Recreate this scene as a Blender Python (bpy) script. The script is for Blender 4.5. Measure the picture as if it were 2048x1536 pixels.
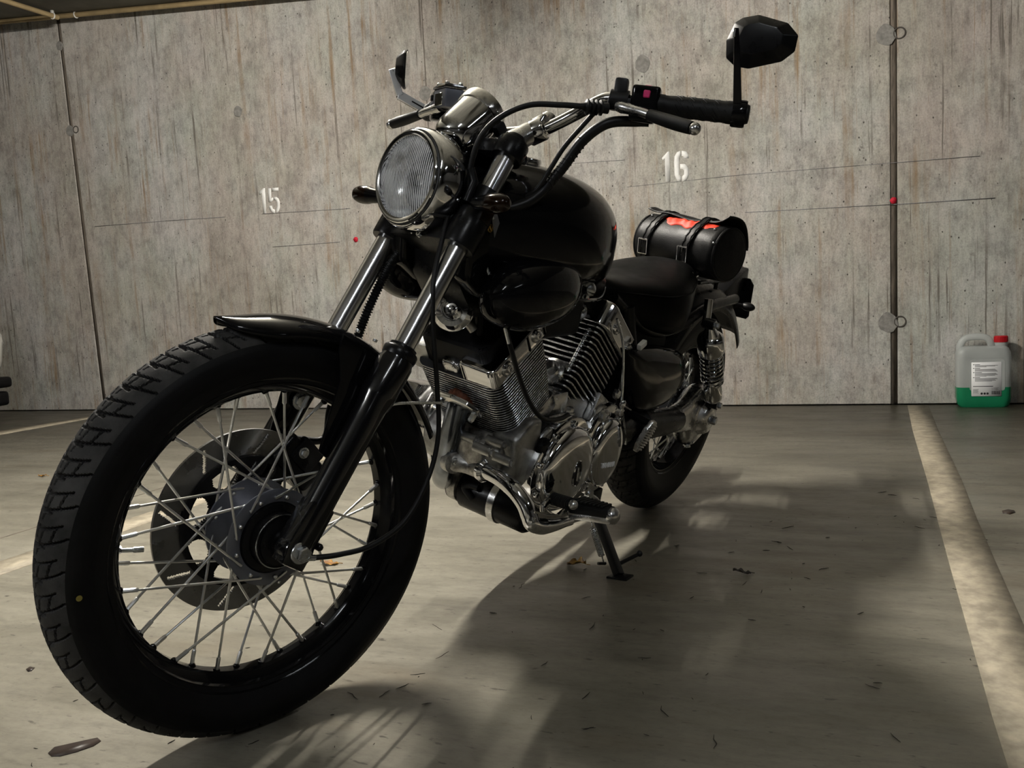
import bpy, bmesh, math, random
from math import sin, cos, pi, radians, sqrt, atan2, hypot
from mathutils import Vector as V, Matrix
import numpy as np

for o in list(bpy.data.objects):
    bpy.data.objects.remove(o)
SC = bpy.context.scene
COL = SC.collection
random.seed(7)

# ------------------------------------------------------------------ camera
cd = bpy.data.cameras.new('camera')
cd.sensor_fit = 'HORIZONTAL'
cd.sensor_width = 36.0
cd.lens = 36.0 * 1757.08 / 2048.0
cd.clip_start = 0.02
cam = bpy.data.objects.new('camera', cd)
COL.objects.link(cam)
cm = Matrix(([[-0.552331, -0.114427, 0.825734], [0.831875, -0.011498, 0.554845], [-0.053994, 0.993365, 0.101539]])).to_4x4()
cm.translation = V((2.40451, 1.15214, 0.66172))
cam.matrix_world = cm
SC.camera = cam

# ------------------------------------------------------------------ world, lamps, exposure
WALL_A = 1.80724                                   # the wall's own x axis in the floor plane
WALL_N = V((-0.97218, -0.23425, 0.0))                       # points into the wall
WALL_D = 2.19935
w = bpy.data.worlds.new('garage_air')
SC.world = w
w.use_nodes = True
w.node_tree.nodes['Background'].inputs[0].default_value = (0.72, 0.82, 1.0, 1)
w.node_tree.nodes['Background'].inputs[1].default_value = 0.012
# ceiling tubes: x, y, z, heading, length, watts, colour, bare tube (True) or batten with a downward diffuser (False)
BAY_A = math.atan2(-0.23425, -0.97218)
LAMPS = [
    (0.35, -1.08, 2.42, BAY_A, 0.9, 355.0, (1.0, 0.945, 0.855), True),
    (3.1, 2.0, 2.42, BAY_A, 1.2, 48.0, (0.92, 0.96, 1.0), True),
    (1.2, 4.4, 2.42, BAY_A, 1.2, 12.0, (0.90, 0.95, 1.0), True),
    (5.0, -0.9, 2.42, BAY_A, 1.2, 135.0, (0.95, 0.97, 1.0), True),  # unseen lamp, added to brighten the headlight lens and chrome
    (7.6, 5.0, 2.36, BAY_A, 1.2, 8.0, (0.88, 0.94, 1.0), False),
]
for x, y, z, a, ln, watts, colour, bare in LAMPS:
    if bare: continue                                  # the bare tube is an emitting mesh in its own lamp
    ld = bpy.data.lights.new('tube_light', 'AREA')
    ld.shape = 'RECTANGLE'
    ld.size, ld.size_y = ln, 0.07
    ld.energy = watts
    ld.color = colour
    lo = bpy.data.objects.new('tube_light', ld)
    lo.location = (x, y, z)
    lo.rotation_euler = (0, 0, a)
    COL.objects.link(lo)
SC.view_settings.view_transform = 'Standard'
SC.view_settings.look = 'None'
SC.view_settings.gamma = 1.0
SC.view_settings.use_curve_mapping = False
SC.view_settings.exposure = 0.0

# ------------------------------------------------------------------ helpers: materials
def nd(nt, t, **kw):
    n = nt.nodes.new(t)
    for k, v in kw.items():
        if k in n.inputs: n.inputs[k].default_value = v
        else: setattr(n, k, v)
    return n
def mat(name, col, metal=0.0, rough=0.5, var=0.0, vscale=30.0, rvar=0.0, bump=0.0, bscale=200.0, coat=0.0, spec=0.5, stretch=(1, 1, 1), alpha=1.0, trans=0.0, ior=1.45, col2=None):
    m = bpy.data.materials.new(name)
    m.use_nodes = True
    nt = m.node_tree
    b = nt.nodes['Principled BSDF']
    b.inputs['Base Color'].default_value = (*col, 1)
    b.inputs['Metallic'].default_value = metal
    b.inputs['Roughness'].default_value = rough
    b.inputs['Coat Weight'].default_value = coat
    b.inputs['Coat Roughness'].default_value = 0.04
    b.inputs['Specular IOR Level'].default_value = spec
    b.inputs['Transmission Weight'].default_value = trans
    b.inputs['IOR'].default_value = ior
    b.inputs['Alpha'].default_value = alpha
    tc = nd(nt, 'ShaderNodeTexCoord')
    mp = nd(nt, 'ShaderNodeMapping')
    mp.inputs['Scale'].default_value = stretch
    nt.links.new(tc.outputs['Object'], mp.inputs['Vector'])
    n1 = nd(nt, 'ShaderNodeTexNoise', Scale=vscale, Detail=5.0, Roughness=0.6)
    nt.links.new(mp.outputs['Vector'], n1.inputs['Vector'])
    if var > 0:
        r = nd(nt, 'ShaderNodeValToRGB')
        c2 = col2 if col2 else tuple(max(0, c * (1 - var)) for c in col)
        r.color_ramp.elements[0].position, r.color_ramp.elements[1].position = 0.35, 0.68
        r.color_ramp.elements[0].color = (*c2, 1)
        r.color_ramp.elements[1].color = (*[min(1, c * (1 + (0 if col2 else var * 0.5))) for c in col], 1)
        nt.links.new(n1.outputs['Fac'], r.inputs['Fac'])
        nt.links.new(r.outputs['Color'], b.inputs['Base Color'])
    if rvar > 0:
        mr = nd(nt, 'ShaderNodeMapRange')
        mr.inputs['From Min'].default_value, mr.inputs['From Max'].default_value = 0.3, 0.7
        mr.inputs['To Min'].default_value, mr.inputs['To Max'].default_value = max(0.02, rough - rvar), rough + rvar
        nt.links.new(n1.outputs['Fac'], mr.inputs['Value'])
        nt.links.new(mr.outputs['Result'], b.inputs['Roughness'])
    if bump > 0:
        n2 = nd(nt, 'ShaderNodeTexNoise', Scale=bscale, Detail=3.0)
        nt.links.new(mp.outputs['Vector'], n2.inputs['Vector'])
        bp = nd(nt, 'ShaderNodeBump', Strength=bump, Distance=0.001)
        nt.links.new(n2.outputs['Fac'], bp.inputs['Height'])
        nt.links.new(bp.outputs['Normal'], b.inputs['Normal'])
    return m
MT = {}
MT['chrome'] = mat('chrome', (0.74, 0.74, 0.75), 1, 0.07, rvar=0.03, vscale=12)
MT['chrome_worn'] = mat('worn_chrome', (0.62, 0.61, 0.59), 1, 0.16, rvar=0.08, vscale=40, var=0.15)
MT['tube_chrome'] = mat('fork_tube_chrome', (0.66, 0.66, 0.67), 1, 0.2, rvar=0.04, vscale=15)
MT['alu'] = mat('polished_aluminium', (0.60, 0.60, 0.60), 1, 0.26, rvar=0.08, vscale=35, var=0.12, bump=0.1)
MT['alu_cast'] = mat('cast_aluminium', (0.42, 0.42, 0.41), 1, 0.42, rvar=0.1, vscale=45, var=0.35, bump=0.25, bscale=500)
MT['alu_satin'] = mat('satin_silver', (0.85, 0.86, 0.88), 0.8, 0.5, vscale=40, rvar=0.05)
MT['alu_dirty'] = mat('dirty_aluminium', (0.44, 0.43, 0.41), 0.9, 0.4, rvar=0.12, vscale=60, var=0.65, bump=0.3, bscale=300)
MT['steel'] = mat('zinc_steel', (0.6, 0.62, 0.64), 1, 0.25, rvar=0.08, vscale=60)
MT['spoke'] = mat('spoke_steel', (0.82, 0.82, 0.81), 1, 0.34, rvar=0.08, vscale=50)
MT['disc'] = mat('disc_steel', (0.20, 0.20, 0.20), 1, 0.30, rvar=0.08, vscale=20, var=0.2)
MT['black_paint'] = mat('gloss_black_paint', (0.004, 0.004, 0.0045), 0, 0.08, coat=0.1, rvar=0.03, vscale=8, spec=0.17)
MT['slider_paint'] = mat('slider_gloss_black', (0.004, 0.004, 0.0045), 0, 0.16, coat=0.4, spec=0.5, rvar=0.03, vscale=8)
MT['satin_black'] = mat('satin_black_paint', (0.005, 0.005, 0.0055), 0, 0.3, rvar=0.06, vscale=30, spec=0.22)
MT['hub_grey'] = mat('dark_grey_hub_paint', (0.15, 0.157, 0.185), 0.6, 0.36, rvar=0.05, vscale=60)
MT['black_metal'] = mat('black_steel', (0.010, 0.010, 0.011), 0.2, 0.38, rvar=0.08, vscale=60, bump=0.08)
MT['plastic'] = mat('black_plastic', (0.005, 0.005, 0.0055), 0, 0.42, spec=0.3, rvar=0.06, vscale=40, bump=0.1, bscale=900)
MT['fin_black'] = mat('fin_black_paint', (.018, .018, .019), 0, .55, spec=.3)
MT['dull_black'] = mat('dull_black', (0.004, 0.004, 0.0045), 0, 0.6, spec=0.25, vscale=60, var=0.3)
MT['rubber'] = mat('rubber', (0.006, 0.006, 0.0062), 0, 0.5, var=0.25, vscale=50, bump=0.1, bscale=600, spec=0.3)
MT['tyre'] = mat('tyre_rubber', (0.0045, 0.0045, 0.005), 0, 0.5, var=0.3, vscale=35, bump=0.1, bscale=500, spec=0.18)
MT['tread'] = mat('lamplit_tread_rubber', (0.032, 0.031, 0.030), 0, 0.75, var=0.55, vscale=22, bump=0.25, bscale=400, spec=0.25)  # tyre rubber made greyer: lamp light on the tread is painted into the colour
MT['leather'] = mat('black_leather', (0.005, 0.005, 0.0052), 0, 0.46, rvar=0.1, vscale=25, bump=0.4, bscale=450, spec=0.22)
MT['seat'] = mat('seat_vinyl', (0.003, 0.003, 0.003), 0, 0.42, rvar=0.06, vscale=20, bump=0.2, bscale=900, spec=0.08)
MT['glass'] = mat('lamp_glass', (0.96, 0.97, 0.98), 0, 0.02, trans=1.0, ior=1.3)
MT['mirror'] = mat('mirror_glass', (0.8, 0.8, 0.8), 1, 0.02)
MT['reflector'] = mat('lamp_reflector', (0.92, 0.92, 0.92), 0.75, 0.16)
MT['amber'] = mat('dark_amber_lens', (0.008, 0.003, 0.001), 0, 0.12, spec=0.25, coat=0.05, var=0.3, vscale=120)
MT['red_plastic'] = mat('red_lens', (0.2, 0.005, 0.004), 0, 0.15, coat=0.5)
MT['pink'] = mat('magenta_switch', (0.62, 0.035, 0.16), 0, 0.4)
MT['rust'] = mat('rusty_steel', (0.22, 0.075, 0.04), 0.4, 0.6, var=0.6, vscale=140, bump=0.3)
MT['blued'] = mat('blued_exhaust_chrome', (0.28, 0.30, 0.33), 1, 0.17, rvar=0.06, vscale=14, var=0.5, col2=(0.10, 0.11, 0.13))
MT['orange'] = mat('orange_red_cloth', (0.72, 0.032, 0.005), 0, 0.6, var=0.25, vscale=60, bump=0.4, bscale=120)
MT['white_paint'] = mat('white_car_paint', (0.62, 0.61, 0.57), 0, 0.2, coat=0.6)
MT['grey_plate'] = mat('grey_tag', (0.14, 0.14, 0.145), 0.3, 0.5, var=0.15, vscale=80)
MT['brass'] = mat('brass', (0.35, 0.22, 0.06), 1, 0.35)
MT['lens_ring'] = mat('rubber_ring', (0.02, 0.02, 0.02), 0, 0.5)
MT['yellow_dot'] = mat('yellow_paint_dot', (0.25, 0.2, 0.04), 0, 0.6)

def flake_paint():
    m = mat('flake_black_paint', (0.004, 0.004, 0.0045), 0, 0.10, coat=0.06, spec=0.13)
    nt = m.node_tree; b = nt.nodes['Principled BSDF']
    tc = nd(nt, 'ShaderNodeTexCoord')
    vo = nd(nt, 'ShaderNodeTexVoronoi', Scale=420.0)
    nt.links.new(tc.outputs['Object'], vo.inputs['Vector'])
    a = nd(nt, 'ShaderNodeMath', operation='LESS_THAN'); a.inputs[1].default_value = 0.30
    nt.links.new(vo.outputs['Distance'], a.inputs[0])
    sp = nd(nt, 'ShaderNodeSeparateColor'); nt.links.new(vo.outputs['Color'], sp.inputs[0])
    g = nd(nt, 'ShaderNodeMath', operation='GREATER_THAN'); g.inputs[1].default_value = 0.72
    nt.links.new(sp.outputs[0], g.inputs[0])
    mu = nd(nt, 'ShaderNodeMath', operation='MULTIPLY')
    nt.links.new(a.outputs[0], mu.inputs[0]); nt.links.new(g.outputs[0], mu.inputs[1])
    bp = nd(nt, 'ShaderNodeBump', Strength=0.5, Distance=0.0008)
    nt.links.new(mu.outputs[0], bp.inputs['Height'])
    nt.links.new(bp.outputs['Normal'], b.inputs['Coat Normal'])
    return m
def fluted_glass():
    """pressed lamp glass: clear between the ribs, scattering on them"""
    m = bpy.data.materials.new('fluted_lamp_glass'); m.use_nodes = True; nt = m.node_tree; L = nt.links.new
    b = nt.nodes['Principled BSDF']; b.inputs['Base Color'].default_value = (.95, .96, .98, 1); b.inputs['Roughness'].default_value = .12
    tc = nd(nt, 'ShaderNodeTexCoord'); sx = nd(nt, 'ShaderNodeSeparateXYZ'); L(tc.outputs['Object'], sx.inputs[0])
    mu = nd(nt, 'ShaderNodeMath', operation='MULTIPLY'); L(sx.outputs[1], mu.inputs[0]); mu.inputs[1].default_value = 2 * pi / .0042
    sn = nd(nt, 'ShaderNodeMath', operation='SINE'); L(mu.outputs[0], sn.inputs[0])
    no = nd(nt, 'ShaderNodeTexNoise', Scale=26.0, Detail=3.0); L(tc.outputs['Object'], no.inputs['Vector'])
    ad = nd(nt, 'ShaderNodeMath', operation='MULTIPLY_ADD'); L(sn.outputs[0], ad.inputs[0]); ad.inputs[1].default_value = .22; L(no.outputs['Fac'], ad.inputs[2])
    mr = nd(nt, 'ShaderNodeMapRange'); L(ad.outputs[0], mr.inputs['Value'])
    mr.inputs['From Min'].default_value, mr.inputs['From Max'].default_value, mr.inputs['To Min'].default_value, mr.inputs['To Max'].default_value = .40, .60, .02, .92
    bp = nd(nt, 'ShaderNodeBump', Strength=.9, Distance=.0012); L(sn.outputs[0], bp.inputs['Height']); L(bp.outputs['Normal'], b.inputs['Normal'])
    tr = nd(nt, 'ShaderNodeBsdfTransparent'); mx = nd(nt, 'ShaderNodeMixShader'); L(mr.outputs['Result'], mx.inputs[0])
    L(tr.outputs[0], mx.inputs[1]); L(b.outputs[0], mx.inputs[2]); L(mx.outputs[0], nt.nodes['Material Output'].inputs[0])
    return m
MT['fluted'] = fluted_glass()
MT['flake'] = flake_paint()

# ------------------------------------------------------------------ helpers: geometry
class M:
    def __init__(s): s.v, s.f = [], []
    def add(s, vs, fs):
        k = len(s.v); s.v += [tuple(p) for p in vs]; s.f += [tuple(i + k for i in f) for f in fs]; return s
    def rings(s, rs, cap0=True, cap1=True, closed=True, loop=False):
        n = len(rs[0]); vs = [p for r in rs for p in r]; fs = []
        m = len(rs)
        for i in range(m if loop else m - 1):
            a, b = i * n, ((i + 1) % m) * n
            for j in range(n if closed else n - 1):
                k = (j + 1) % n
                fs.append((a + j, a + k, b + k, b + j))
        if not loop:
            if cap0: fs.append(tuple(reversed(range(n))))
            if cap1: fs.append(tuple(range((m - 1) * n, m * n)))
        return s.add(vs, fs)
    def tube(s, path, r, n=12, cap=True, flat=1.0):
        P = [V(p) for p in path]
        R = r if isinstance(r, (list, tuple)) else [r] * len(P)
        t = [(P[min(i + 1, len(P) - 1)] - P[max(i - 1, 0)]).normalized() for i in range(len(P))]
        u = t[0].orthogonal().normalized(); rs = []
        for i, p in enumerate(P):
            u = (u - t[i] * u.dot(t[i])).normalized(); v = t[i].cross(u)
            rs.append([p + (u * cos(2 * pi * k / n) + v * sin(2 * pi * k / n) * flat) * R[i] for k in range(n)])
        return s.rings(rs, cap, cap)
    def lathe(s, prof, o, ax, n=32, cap0=True, cap1=True, a0=0.0, a1=2 * pi):
        o, ax = V(o), V(ax).normalized(); u = ax.orthogonal().normalized(); v = ax.cross(u)
        full = abs(a1 - a0) > 6.28
        rs = []
        for r, t in prof:
            r = max(r, 1e-5)
            rs.append([o + ax * t + (u * cos(a0 + (a1 - a0) * k / (n if full else n - 1)) + v * sin(a0 + (a1 - a0) * k / (n if full else n - 1))) * r for k in range(n)])
        return s.rings(rs, cap0, cap1, closed=full)
    def box(s, c, sz, R=None, bev=0.0, seg=2):
        bm = bmesh.new(); bmesh.ops.create_cube(bm, size=1.0)
        for q in bm.verts: q.co = V((q.co.x * sz[0], q.co.y * sz[1], q.co.z * sz[2]))
        if bev > 0: bmesh.ops.bevel(bm, geom=bm.edges[:], offset=bev, segments=seg, affect='EDGES', profile=0.6)
        return s.frombm(bm, c, R)
    def prism(s, poly, o, u, v, d, bev=0.0, seg=2, d2=None):
        """polygon poly in the (u, v) plane at o, pushed along d; bevelled"""
        o, u, v, d = V(o), V(u), V(v), V(d)
        bm = bmesh.new()
        A = [bm.verts.new(o + u * a + v * b) for a, b in poly]
        B = [bm.verts.new(o + u * a + v * b + d) for a, b in (d2 or poly)]
        n = len(poly)
        bm.faces.new(A[::-1]); bm.faces.new(B)
        for i in range(n): bm.faces.new((A[i], A[(i + 1) % n], B[(i + 1) % n], B[i]))
        bmesh.ops.recalc_face_normals(bm, faces=bm.faces[:])
        if bev > 0: bmesh.ops.bevel(bm, geom=bm.edges[:], offset=bev, segments=seg, affect='EDGES', profile=0.6)
        return s.frombm(bm)
    def frombm(s, bm, c=(0, 0, 0), R=None):
        bm.verts.index_update(); c = V(c)
        vs = [((R @ q.co) if R else q.co) + c for q in bm.verts]
        fs = [tuple(q.index for q in f.verts) for f in bm.faces]
        bm.free(); return s.add(vs, fs)
    def ball(s, c, r, n=20, m=12, R=None, pw=1.0):
        r = r if isinstance(r, (list, tuple)) else (r, r, r); c = V(c)
        f = lambda q: math.copysign(abs(q) ** pw, q)
        rs = []
        for i in range(1, m):
            a = pi * i / m - pi / 2
            rr = []
            for j in range(n):
                b = 2 * pi * j / n
                p = V((r[0] * f(cos(a)) * f(cos(b)), r[1] * f(cos(a)) * f(sin(b)), r[2] * f(sin(a))))
                rr.append(((R @ p) if R else p) + c)
            rs.append(rr)
        return s.rings(rs)
    def torus(s, c, ax, R, r, n=40, m=10):
        c, ax = V(c), V(ax).normalized(); u = ax.orthogonal().normalized(); v = ax.cross(u)
        rs = []
        for i in range(n):
            a = 2 * pi * i / n; d = u * cos(a) + v * sin(a)
            rs.append([c + d * (R + r * cos(2 * pi * k / m)) + ax * r * sin(2 * pi * k / m) for k in range(m)])
        return s.rings(rs, loop=True)
    def hexbolt(s, c, ax, r=0.006, h=0.005, washer=True):
        c, ax = V(c), V(ax).normalized()
        if washer: s.lathe([(r * 1.35, -0.001), (r * 1.35, 0.0012), (r * 1.1, 0.0016)], c, ax, 20)
        s.lathe([(r, 0.001), (r, h * 0.8), (r * 0.85, h)], c, ax, 6)
        return s
    def allen(s, c, ax, r=0.0055, h=0.006):
        return s.lathe([(r, -0.001), (r, h * .85), (r * .9, h), (r * .5, h), (r * .45, h * .5), (0.0001, h * .5)], c, ax, 14)
    def mesh(s, name, m, smooth=40, caps=None):
        me = bpy.data.meshes.new(name)
        me.from_pydata(s.v, [], s.f); me.validate()
        bm = bmesh.new(); bm.from_mesh(me)
        bmesh.ops.recalc_face_normals(bm, faces=bm.faces[:]); bm.to_mesh(me); bm.free()
        me.shade_smooth()
        if smooth is not None: me.set_sharp_from_angle(angle=radians(smooth))
        me.materials.append(MT[m] if isinstance(m, str) else m)
        if caps:                                               # the two flat faces square to an axis take a second material
            me.materials.append(MT[caps[0]])
            for f in me.polygons:
                if abs(f.normal.dot(caps[1])) > .92: f.material_index = 1
        return me
def link(name, me, parent=None, mx=None):
    o = bpy.data.objects.new(name, me); COL.objects.link(o)
    if parent is not None: o.parent = parent
    if mx is not None: o.matrix_local = mx
    return o
def obj(name, g, m, parent=None, mx=None, label=None, smooth=40):
    o = link(name, g.mesh(name, m, smooth), parent, mx)
    if label: o['label'] = label
    return o
def thing(o, label, cat, group=None):
    o['label'], o['category'] = label, cat
    if group: o['group'] = group
    return o
def empty(name, loc=(0, 0, 0), rz=0.0):
    o = bpy.data.objects.new(name, None); o.location = loc; o.rotation_euler = (0, 0, rz); COL.objects.link(o); return o
def struct(o, label=None):
    o['kind'] = 'structure'
    if label: o['label'] = label
    return o
def spline(pts, k=8):
    """Catmull-Rom through pts"""
    P = [V(p) for p in pts]; P = [P[0] * 2 - P[1]] + P + [P[-1] * 2 - P[-2]]; out = []
    for i in range(1, len(P) - 2):
        a, b, c, d = P[i - 1:i + 3]
        for j in range(k):
            t = j / k
            out.append(0.5 * ((2 * b) + (c - a) * t + (2 * a - 5 * b + 4 * c - d) * t * t + (3 * b - a - 3 * c + d) * t ** 3))
    out.append(P[-2]); return out
def arc(c, u, v, r, a0, a1, n):
    c, u, v = V(c), V(u), V(v)
    return [c + (u * cos(a0 + (a1 - a0) * i / n) + v * sin(a0 + (a1 - a0) * i / n)) * r for i in range(n + 1)]
def rrect(w, h, r, n=5):
    """rounded rectangle outline centred on 0"""
    out = []
    for cx, cy, a in ((w / 2 - r, h / 2 - r, 0), (-w / 2 + r, h / 2 - r, pi / 2), (-w / 2 + r, -h / 2 + r, pi), (w / 2 - r, -h / 2 + r, 1.5 * pi)):
        for i in range(n + 1):
            b = a + pi / 2 * i / n; out.append((cx + r * cos(b), cy + r * sin(b)))
    return out
def flat(vals): return [V(p) for p in vals]
def dome(g, poly, o, u, v, n, prof):
    """stack of scaled outlines: prof = [(scale, height)] closed by the last one"""
    o, u, v, n = V(o), V(u), V(v), V(n)
    cx = sum(a for a, b in poly) / len(poly); cy = sum(b for a, b in poly) / len(poly)
    return g.rings([[o + u * (cx + (a - cx) * s) + v * (cy + (b - cy) * s) + n * h for a, b in poly] for s, h in prof])
X, Y, Z = V((1, 0, 0)), V((0, 1, 0)), V((0, 0, 1))

# ------------------------------------------------------------------ concrete materials
def concrete_wall():
    m = bpy.data.materials.new('board_marked_concrete'); m.use_nodes = True
    nt = m.node_tree; b = nt.nodes['Principled BSDF']; L = nt.links.new
    tc = nd(nt, 'ShaderNodeTexCoord')
    def noise(scale, st, det=5.0, rough=0.6, off=0.0):
        mp = nd(nt, 'ShaderNodeMapping'); mp.inputs['Scale'].default_value = st; mp.inputs['Location'].default_value = (off, off * .7, off * 1.3)
        L(tc.outputs['Object'], mp.inputs['Vector'])
        n = nd(nt, 'ShaderNodeTexNoise', Scale=scale, Detail=det, Roughness=rough); L(mp.outputs['Vector'], n.inputs['Vector']); return n.outputs['Fac']
    def ramp(fac, stops):
        r = nd(nt, 'ShaderNodeValToRGB'); e = r.color_ramp.elements
        while len(e) < len(stops): e.new(0.5)
        for q, (p, c) in zip(e, stops): q.position = p; q.color = (*c, 1) if len(c) == 3 else c
        L(fac, r.inputs['Fac']); return r.outputs['Color']
    def mix(a, c, f, mode='MIX'):
        q = nd(nt, 'ShaderNodeMix', data_type='RGBA', blend_type=mode)
        if isinstance(f, float): q.inputs[0].default_value = f
        else: L(f, q.inputs[0])
        for s, k in ((a, 6), (c, 7)):
            if isinstance(s, tuple): q.inputs[k].default_value = (*s, 1)
            else: L(s, q.inputs[k])
        return q.outputs[2]
    g = lambda v: (v, v, v)
    base = ramp(noise(1.5, (1, 1, .6), 7, .66), [(.30, (.33, .30, .262)), (.45, (.415, .385, .345)), (.58, (.445, .437, .408)), (.72, (.50, .495, .475))])
    tint = ramp(noise(3.2, (1, 1, .7), 5, .65, 61.0), [(.36, (.93, .96, .93)), (.5, (1, 1, 1)), (.66, (1.0, .965, .98))])
    col = mix(base, tint, 1.0, 'MULTIPLY')
    streak = ramp(noise(6.0, (2.6, 1, .20), 6, .74, 3.1), [(.34, g(.86)), (.5, g(.99)), (.66, g(1.06))])
    col = mix(col, streak, 1.0, 'MULTIPLY')
    cloud = ramp(noise(11.0, (1, 1, .8), 6, .72, 71.0), [(.34, g(.70)), (.5, g(1.0)), (.66, g(1.12))])
    col = mix(col, cloud, .9, 'MULTIPLY')
    fine = ramp(noise(34.0, (1.5, 1, .42), 6, .78, 8.0), [(.34, g(.70)), (.5, g(1.0)), (.66, g(1.12))])
    col = mix(col, fine, 0.8, 'MULTIPLY')
    grain = ramp(noise(130.0, (1, 1, .8), 4, .75, 1.0), [(.34, g(.72)), (.5, g(1.0)), (.64, g(1.12))])
    col = mix(col, grain, 0.85, 'MULTIPLY')
    rustf = ramp(noise(8.0, (2.4, 1, .10), 5, .66, 21.0), [(.53, g(0)), (.66, g(1))])
    rustb = ramp(noise(2.0, (1, 1, .9), 5, .62, 33.0), [(.42, g(0)), (.60, g(.75))])
    col = mix(col, (.25, .155, .07), mix(rustf, rustb, 1.0, 'MULTIPLY'))
    rust2 = ramp(noise(15.0, (2.6, 1, .07), 4, .6, 84.0), [(.62, g(0)), (.70, g(.7))])
    col = mix(col, (.22, .12, .05), mix(rust2, ramp(noise(1.4, (1, 1, 1), 4, .6, 91.0), [(.45, g(0)), (.6, g(1))]), 1.0, 'MULTIPLY'))
    drip = ramp(noise(17.0, (2.4, 1, .06), 4, .6, 45.0), [(.60, g(0)), (.64, g(.85))])
    dripb = ramp(noise(2.6, (1, 1, .6), 4, .6, 5.0), [(.44, g(0)), (.58, g(1))])
    col = mix(col, (.13, .115, .098), mix(drip, dripb, 1.0, 'MULTIPLY'))
    blot = ramp(noise(24.0, (1, 1, .7), 6, .75, 55.0), [(.58, g(0)), (.68, g(.8))])
    col = mix(col, (.16, .15, .135), blot)
    # pores
    mp = nd(nt, 'ShaderNodeMapping'); mp.inputs['Scale'].default_value = (1, 1, .7); L(tc.outputs['Object'], mp.inputs['Vector'])
    vo = nd(nt, 'ShaderNodeTexVoronoi', Scale=30.0); L(mp.outputs['Vector'], vo.inputs['Vector'])
    sp = nd(nt, 'ShaderNodeSeparateColor'); L(vo.outputs['Color'], sp.inputs[0])
    ad = nd(nt, 'ShaderNodeMath', operation='MULTIPLY_ADD'); L(noise(60.0, (1, 1, 1), 2, .5, 2.0), ad.inputs[0]); ad.inputs[1].default_value = .22; L(vo.outputs['Distance'], ad.inputs[2])
    mr = nd(nt, 'ShaderNodeMapRange'); L(ad.outputs[0], mr.inputs['Value'])
    mr.inputs['From Min'].default_value, mr.inputs['From Max'].default_value, mr.inputs['To Min'].default_value, mr.inputs['To Max'].default_value = .165, .225, 1, 0
    gt = nd(nt, 'ShaderNodeMath', operation='GREATER_THAN'); gt.inputs[1].default_value = .35; L(sp.outputs[1], gt.inputs[0])
    pm = nd(nt, 'ShaderNodeMath', operation='MULTIPLY'); L(mr.outputs['Result'], pm.inputs[0]); L(gt.outputs[0], pm.inputs[1])
    col = mix(col, (.07, .065, .058), pm.outputs[0])
    L(col, b.inputs['Base Color'])
    b.inputs['Roughness'].default_value = .78; b.inputs['Specular IOR Level'].default_value = .3
    bp = nd(nt, 'ShaderNodeBump', Strength=.45, Distance=.004)
    h = nd(nt, 'ShaderNodeMath', operation='SUBTRACT'); L(noise(34.0, (1.5, 1, .42), 6, .78, 8.0), h.inputs[0]); L(pm.outputs[0], h.inputs[1])
    L(h.outputs[0], bp.inputs['Height']); L(bp.outputs['Normal'], b.inputs['Normal'])
    return m
def concrete_floor():
    m = bpy.data.materials.new('trowelled_concrete_floor'); m.use_nodes = True
    nt = m.node_tree; b = nt.nodes['Principled BSDF']; L = nt.links.new
    tc = nd(nt, 'ShaderNodeTexCoord')
    def noise(scale, st, det=5.0, rough=0.6, off=0.0):
        mp = nd(nt, 'ShaderNodeMapping'); mp.inputs['Scale'].default_value = st; mp.inputs['Location'].default_value = (off, off * .7, 0)
        L(tc.outputs['Object'], mp.inputs['Vector'])
        n = nd(nt, 'ShaderNodeTexNoise', Scale=scale, Detail=det, Roughness=rough); L(mp.outputs['Vector'], n.inputs['Vector']); return n.outputs['Fac']
    def ramp(fac, stops):
        r = nd(nt, 'ShaderNodeValToRGB'); e = r.color_ramp.elements
        while len(e) < len(stops): e.new(0.5)
        for q, (p, c) in zip(e, stops): q.position = p; q.color = (*c, 1)
        L(fac, r.inputs['Fac']); return r.outputs['Color']
    def mix(a, c, f, mode='MIX'):
        q = nd(nt, 'ShaderNodeMix', data_type='RGBA', blend_type=mode)
        if isinstance(f, float): q.inputs[0].default_value = f
        else: L(f, q.inputs[0])
        for s, k in ((a, 6), (c, 7)):
            if isinstance(s, tuple): q.inputs[k].default_value = (*s, 1)
            else: L(s, q.inputs[k])
        return q.outputs[2]
    g = lambda v: (v, v, v)
    base = ramp(noise(2.2, (.5, 1.6, 1), 6, .62), [(.32, (.185, .172, .136)), (.5, (.237, .221, .177)), (.68, (.29, .272, .222))])
    col = mix(base, ramp(noise(7.0, (.45, 2.0, 1), 7, .74, 4.0), [(.35, g(.74)), (.5, g(1)), (.66, g(1.1))]), .9, 'MULTIPLY')
    col = mix(col, ramp(noise(60.0, (.7, 1.3, 1), 5, .78, 9.0), [(.34, g(.76)), (.5, g(1.0)), (.64, g(1.08))]), .8, 'MULTIPLY')
    spot = ramp(noise(42.0, (.6, 1.6, 1), 3, .6, 17.0), [(.64, g(0)), (.70, g(.75))])
    col = mix(col, (.045, .04, .034), spot)
    rusty = ramp(noise(1.9, (.6, 1.2, 1), 5, .6, 29.0), [(.58, g(0)), (.75, g(.45))])
    col = mix(col, (.17, .115, .06), rusty)
    L(col, b.inputs['Base Color'])
    L(ramp(noise(6.0, (.6, 1.5, 1), 4, .6, 3.0), [(.35, g(.30)), (.65, g(.52))]), b.inputs['Roughness'])
    b.inputs['Specular IOR Level'].default_value = .42
    bp = nd(nt, 'ShaderNodeBump', Strength=.18, Distance=.002); L(noise(60.0, (1, 1, 1), 4, .6, 1.0), bp.inputs['Height']); L(bp.outputs['Normal'], b.inputs['Normal'])
    return m
MT['wall'] = concrete_wall()
MT['floor'] = concrete_floor()
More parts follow.
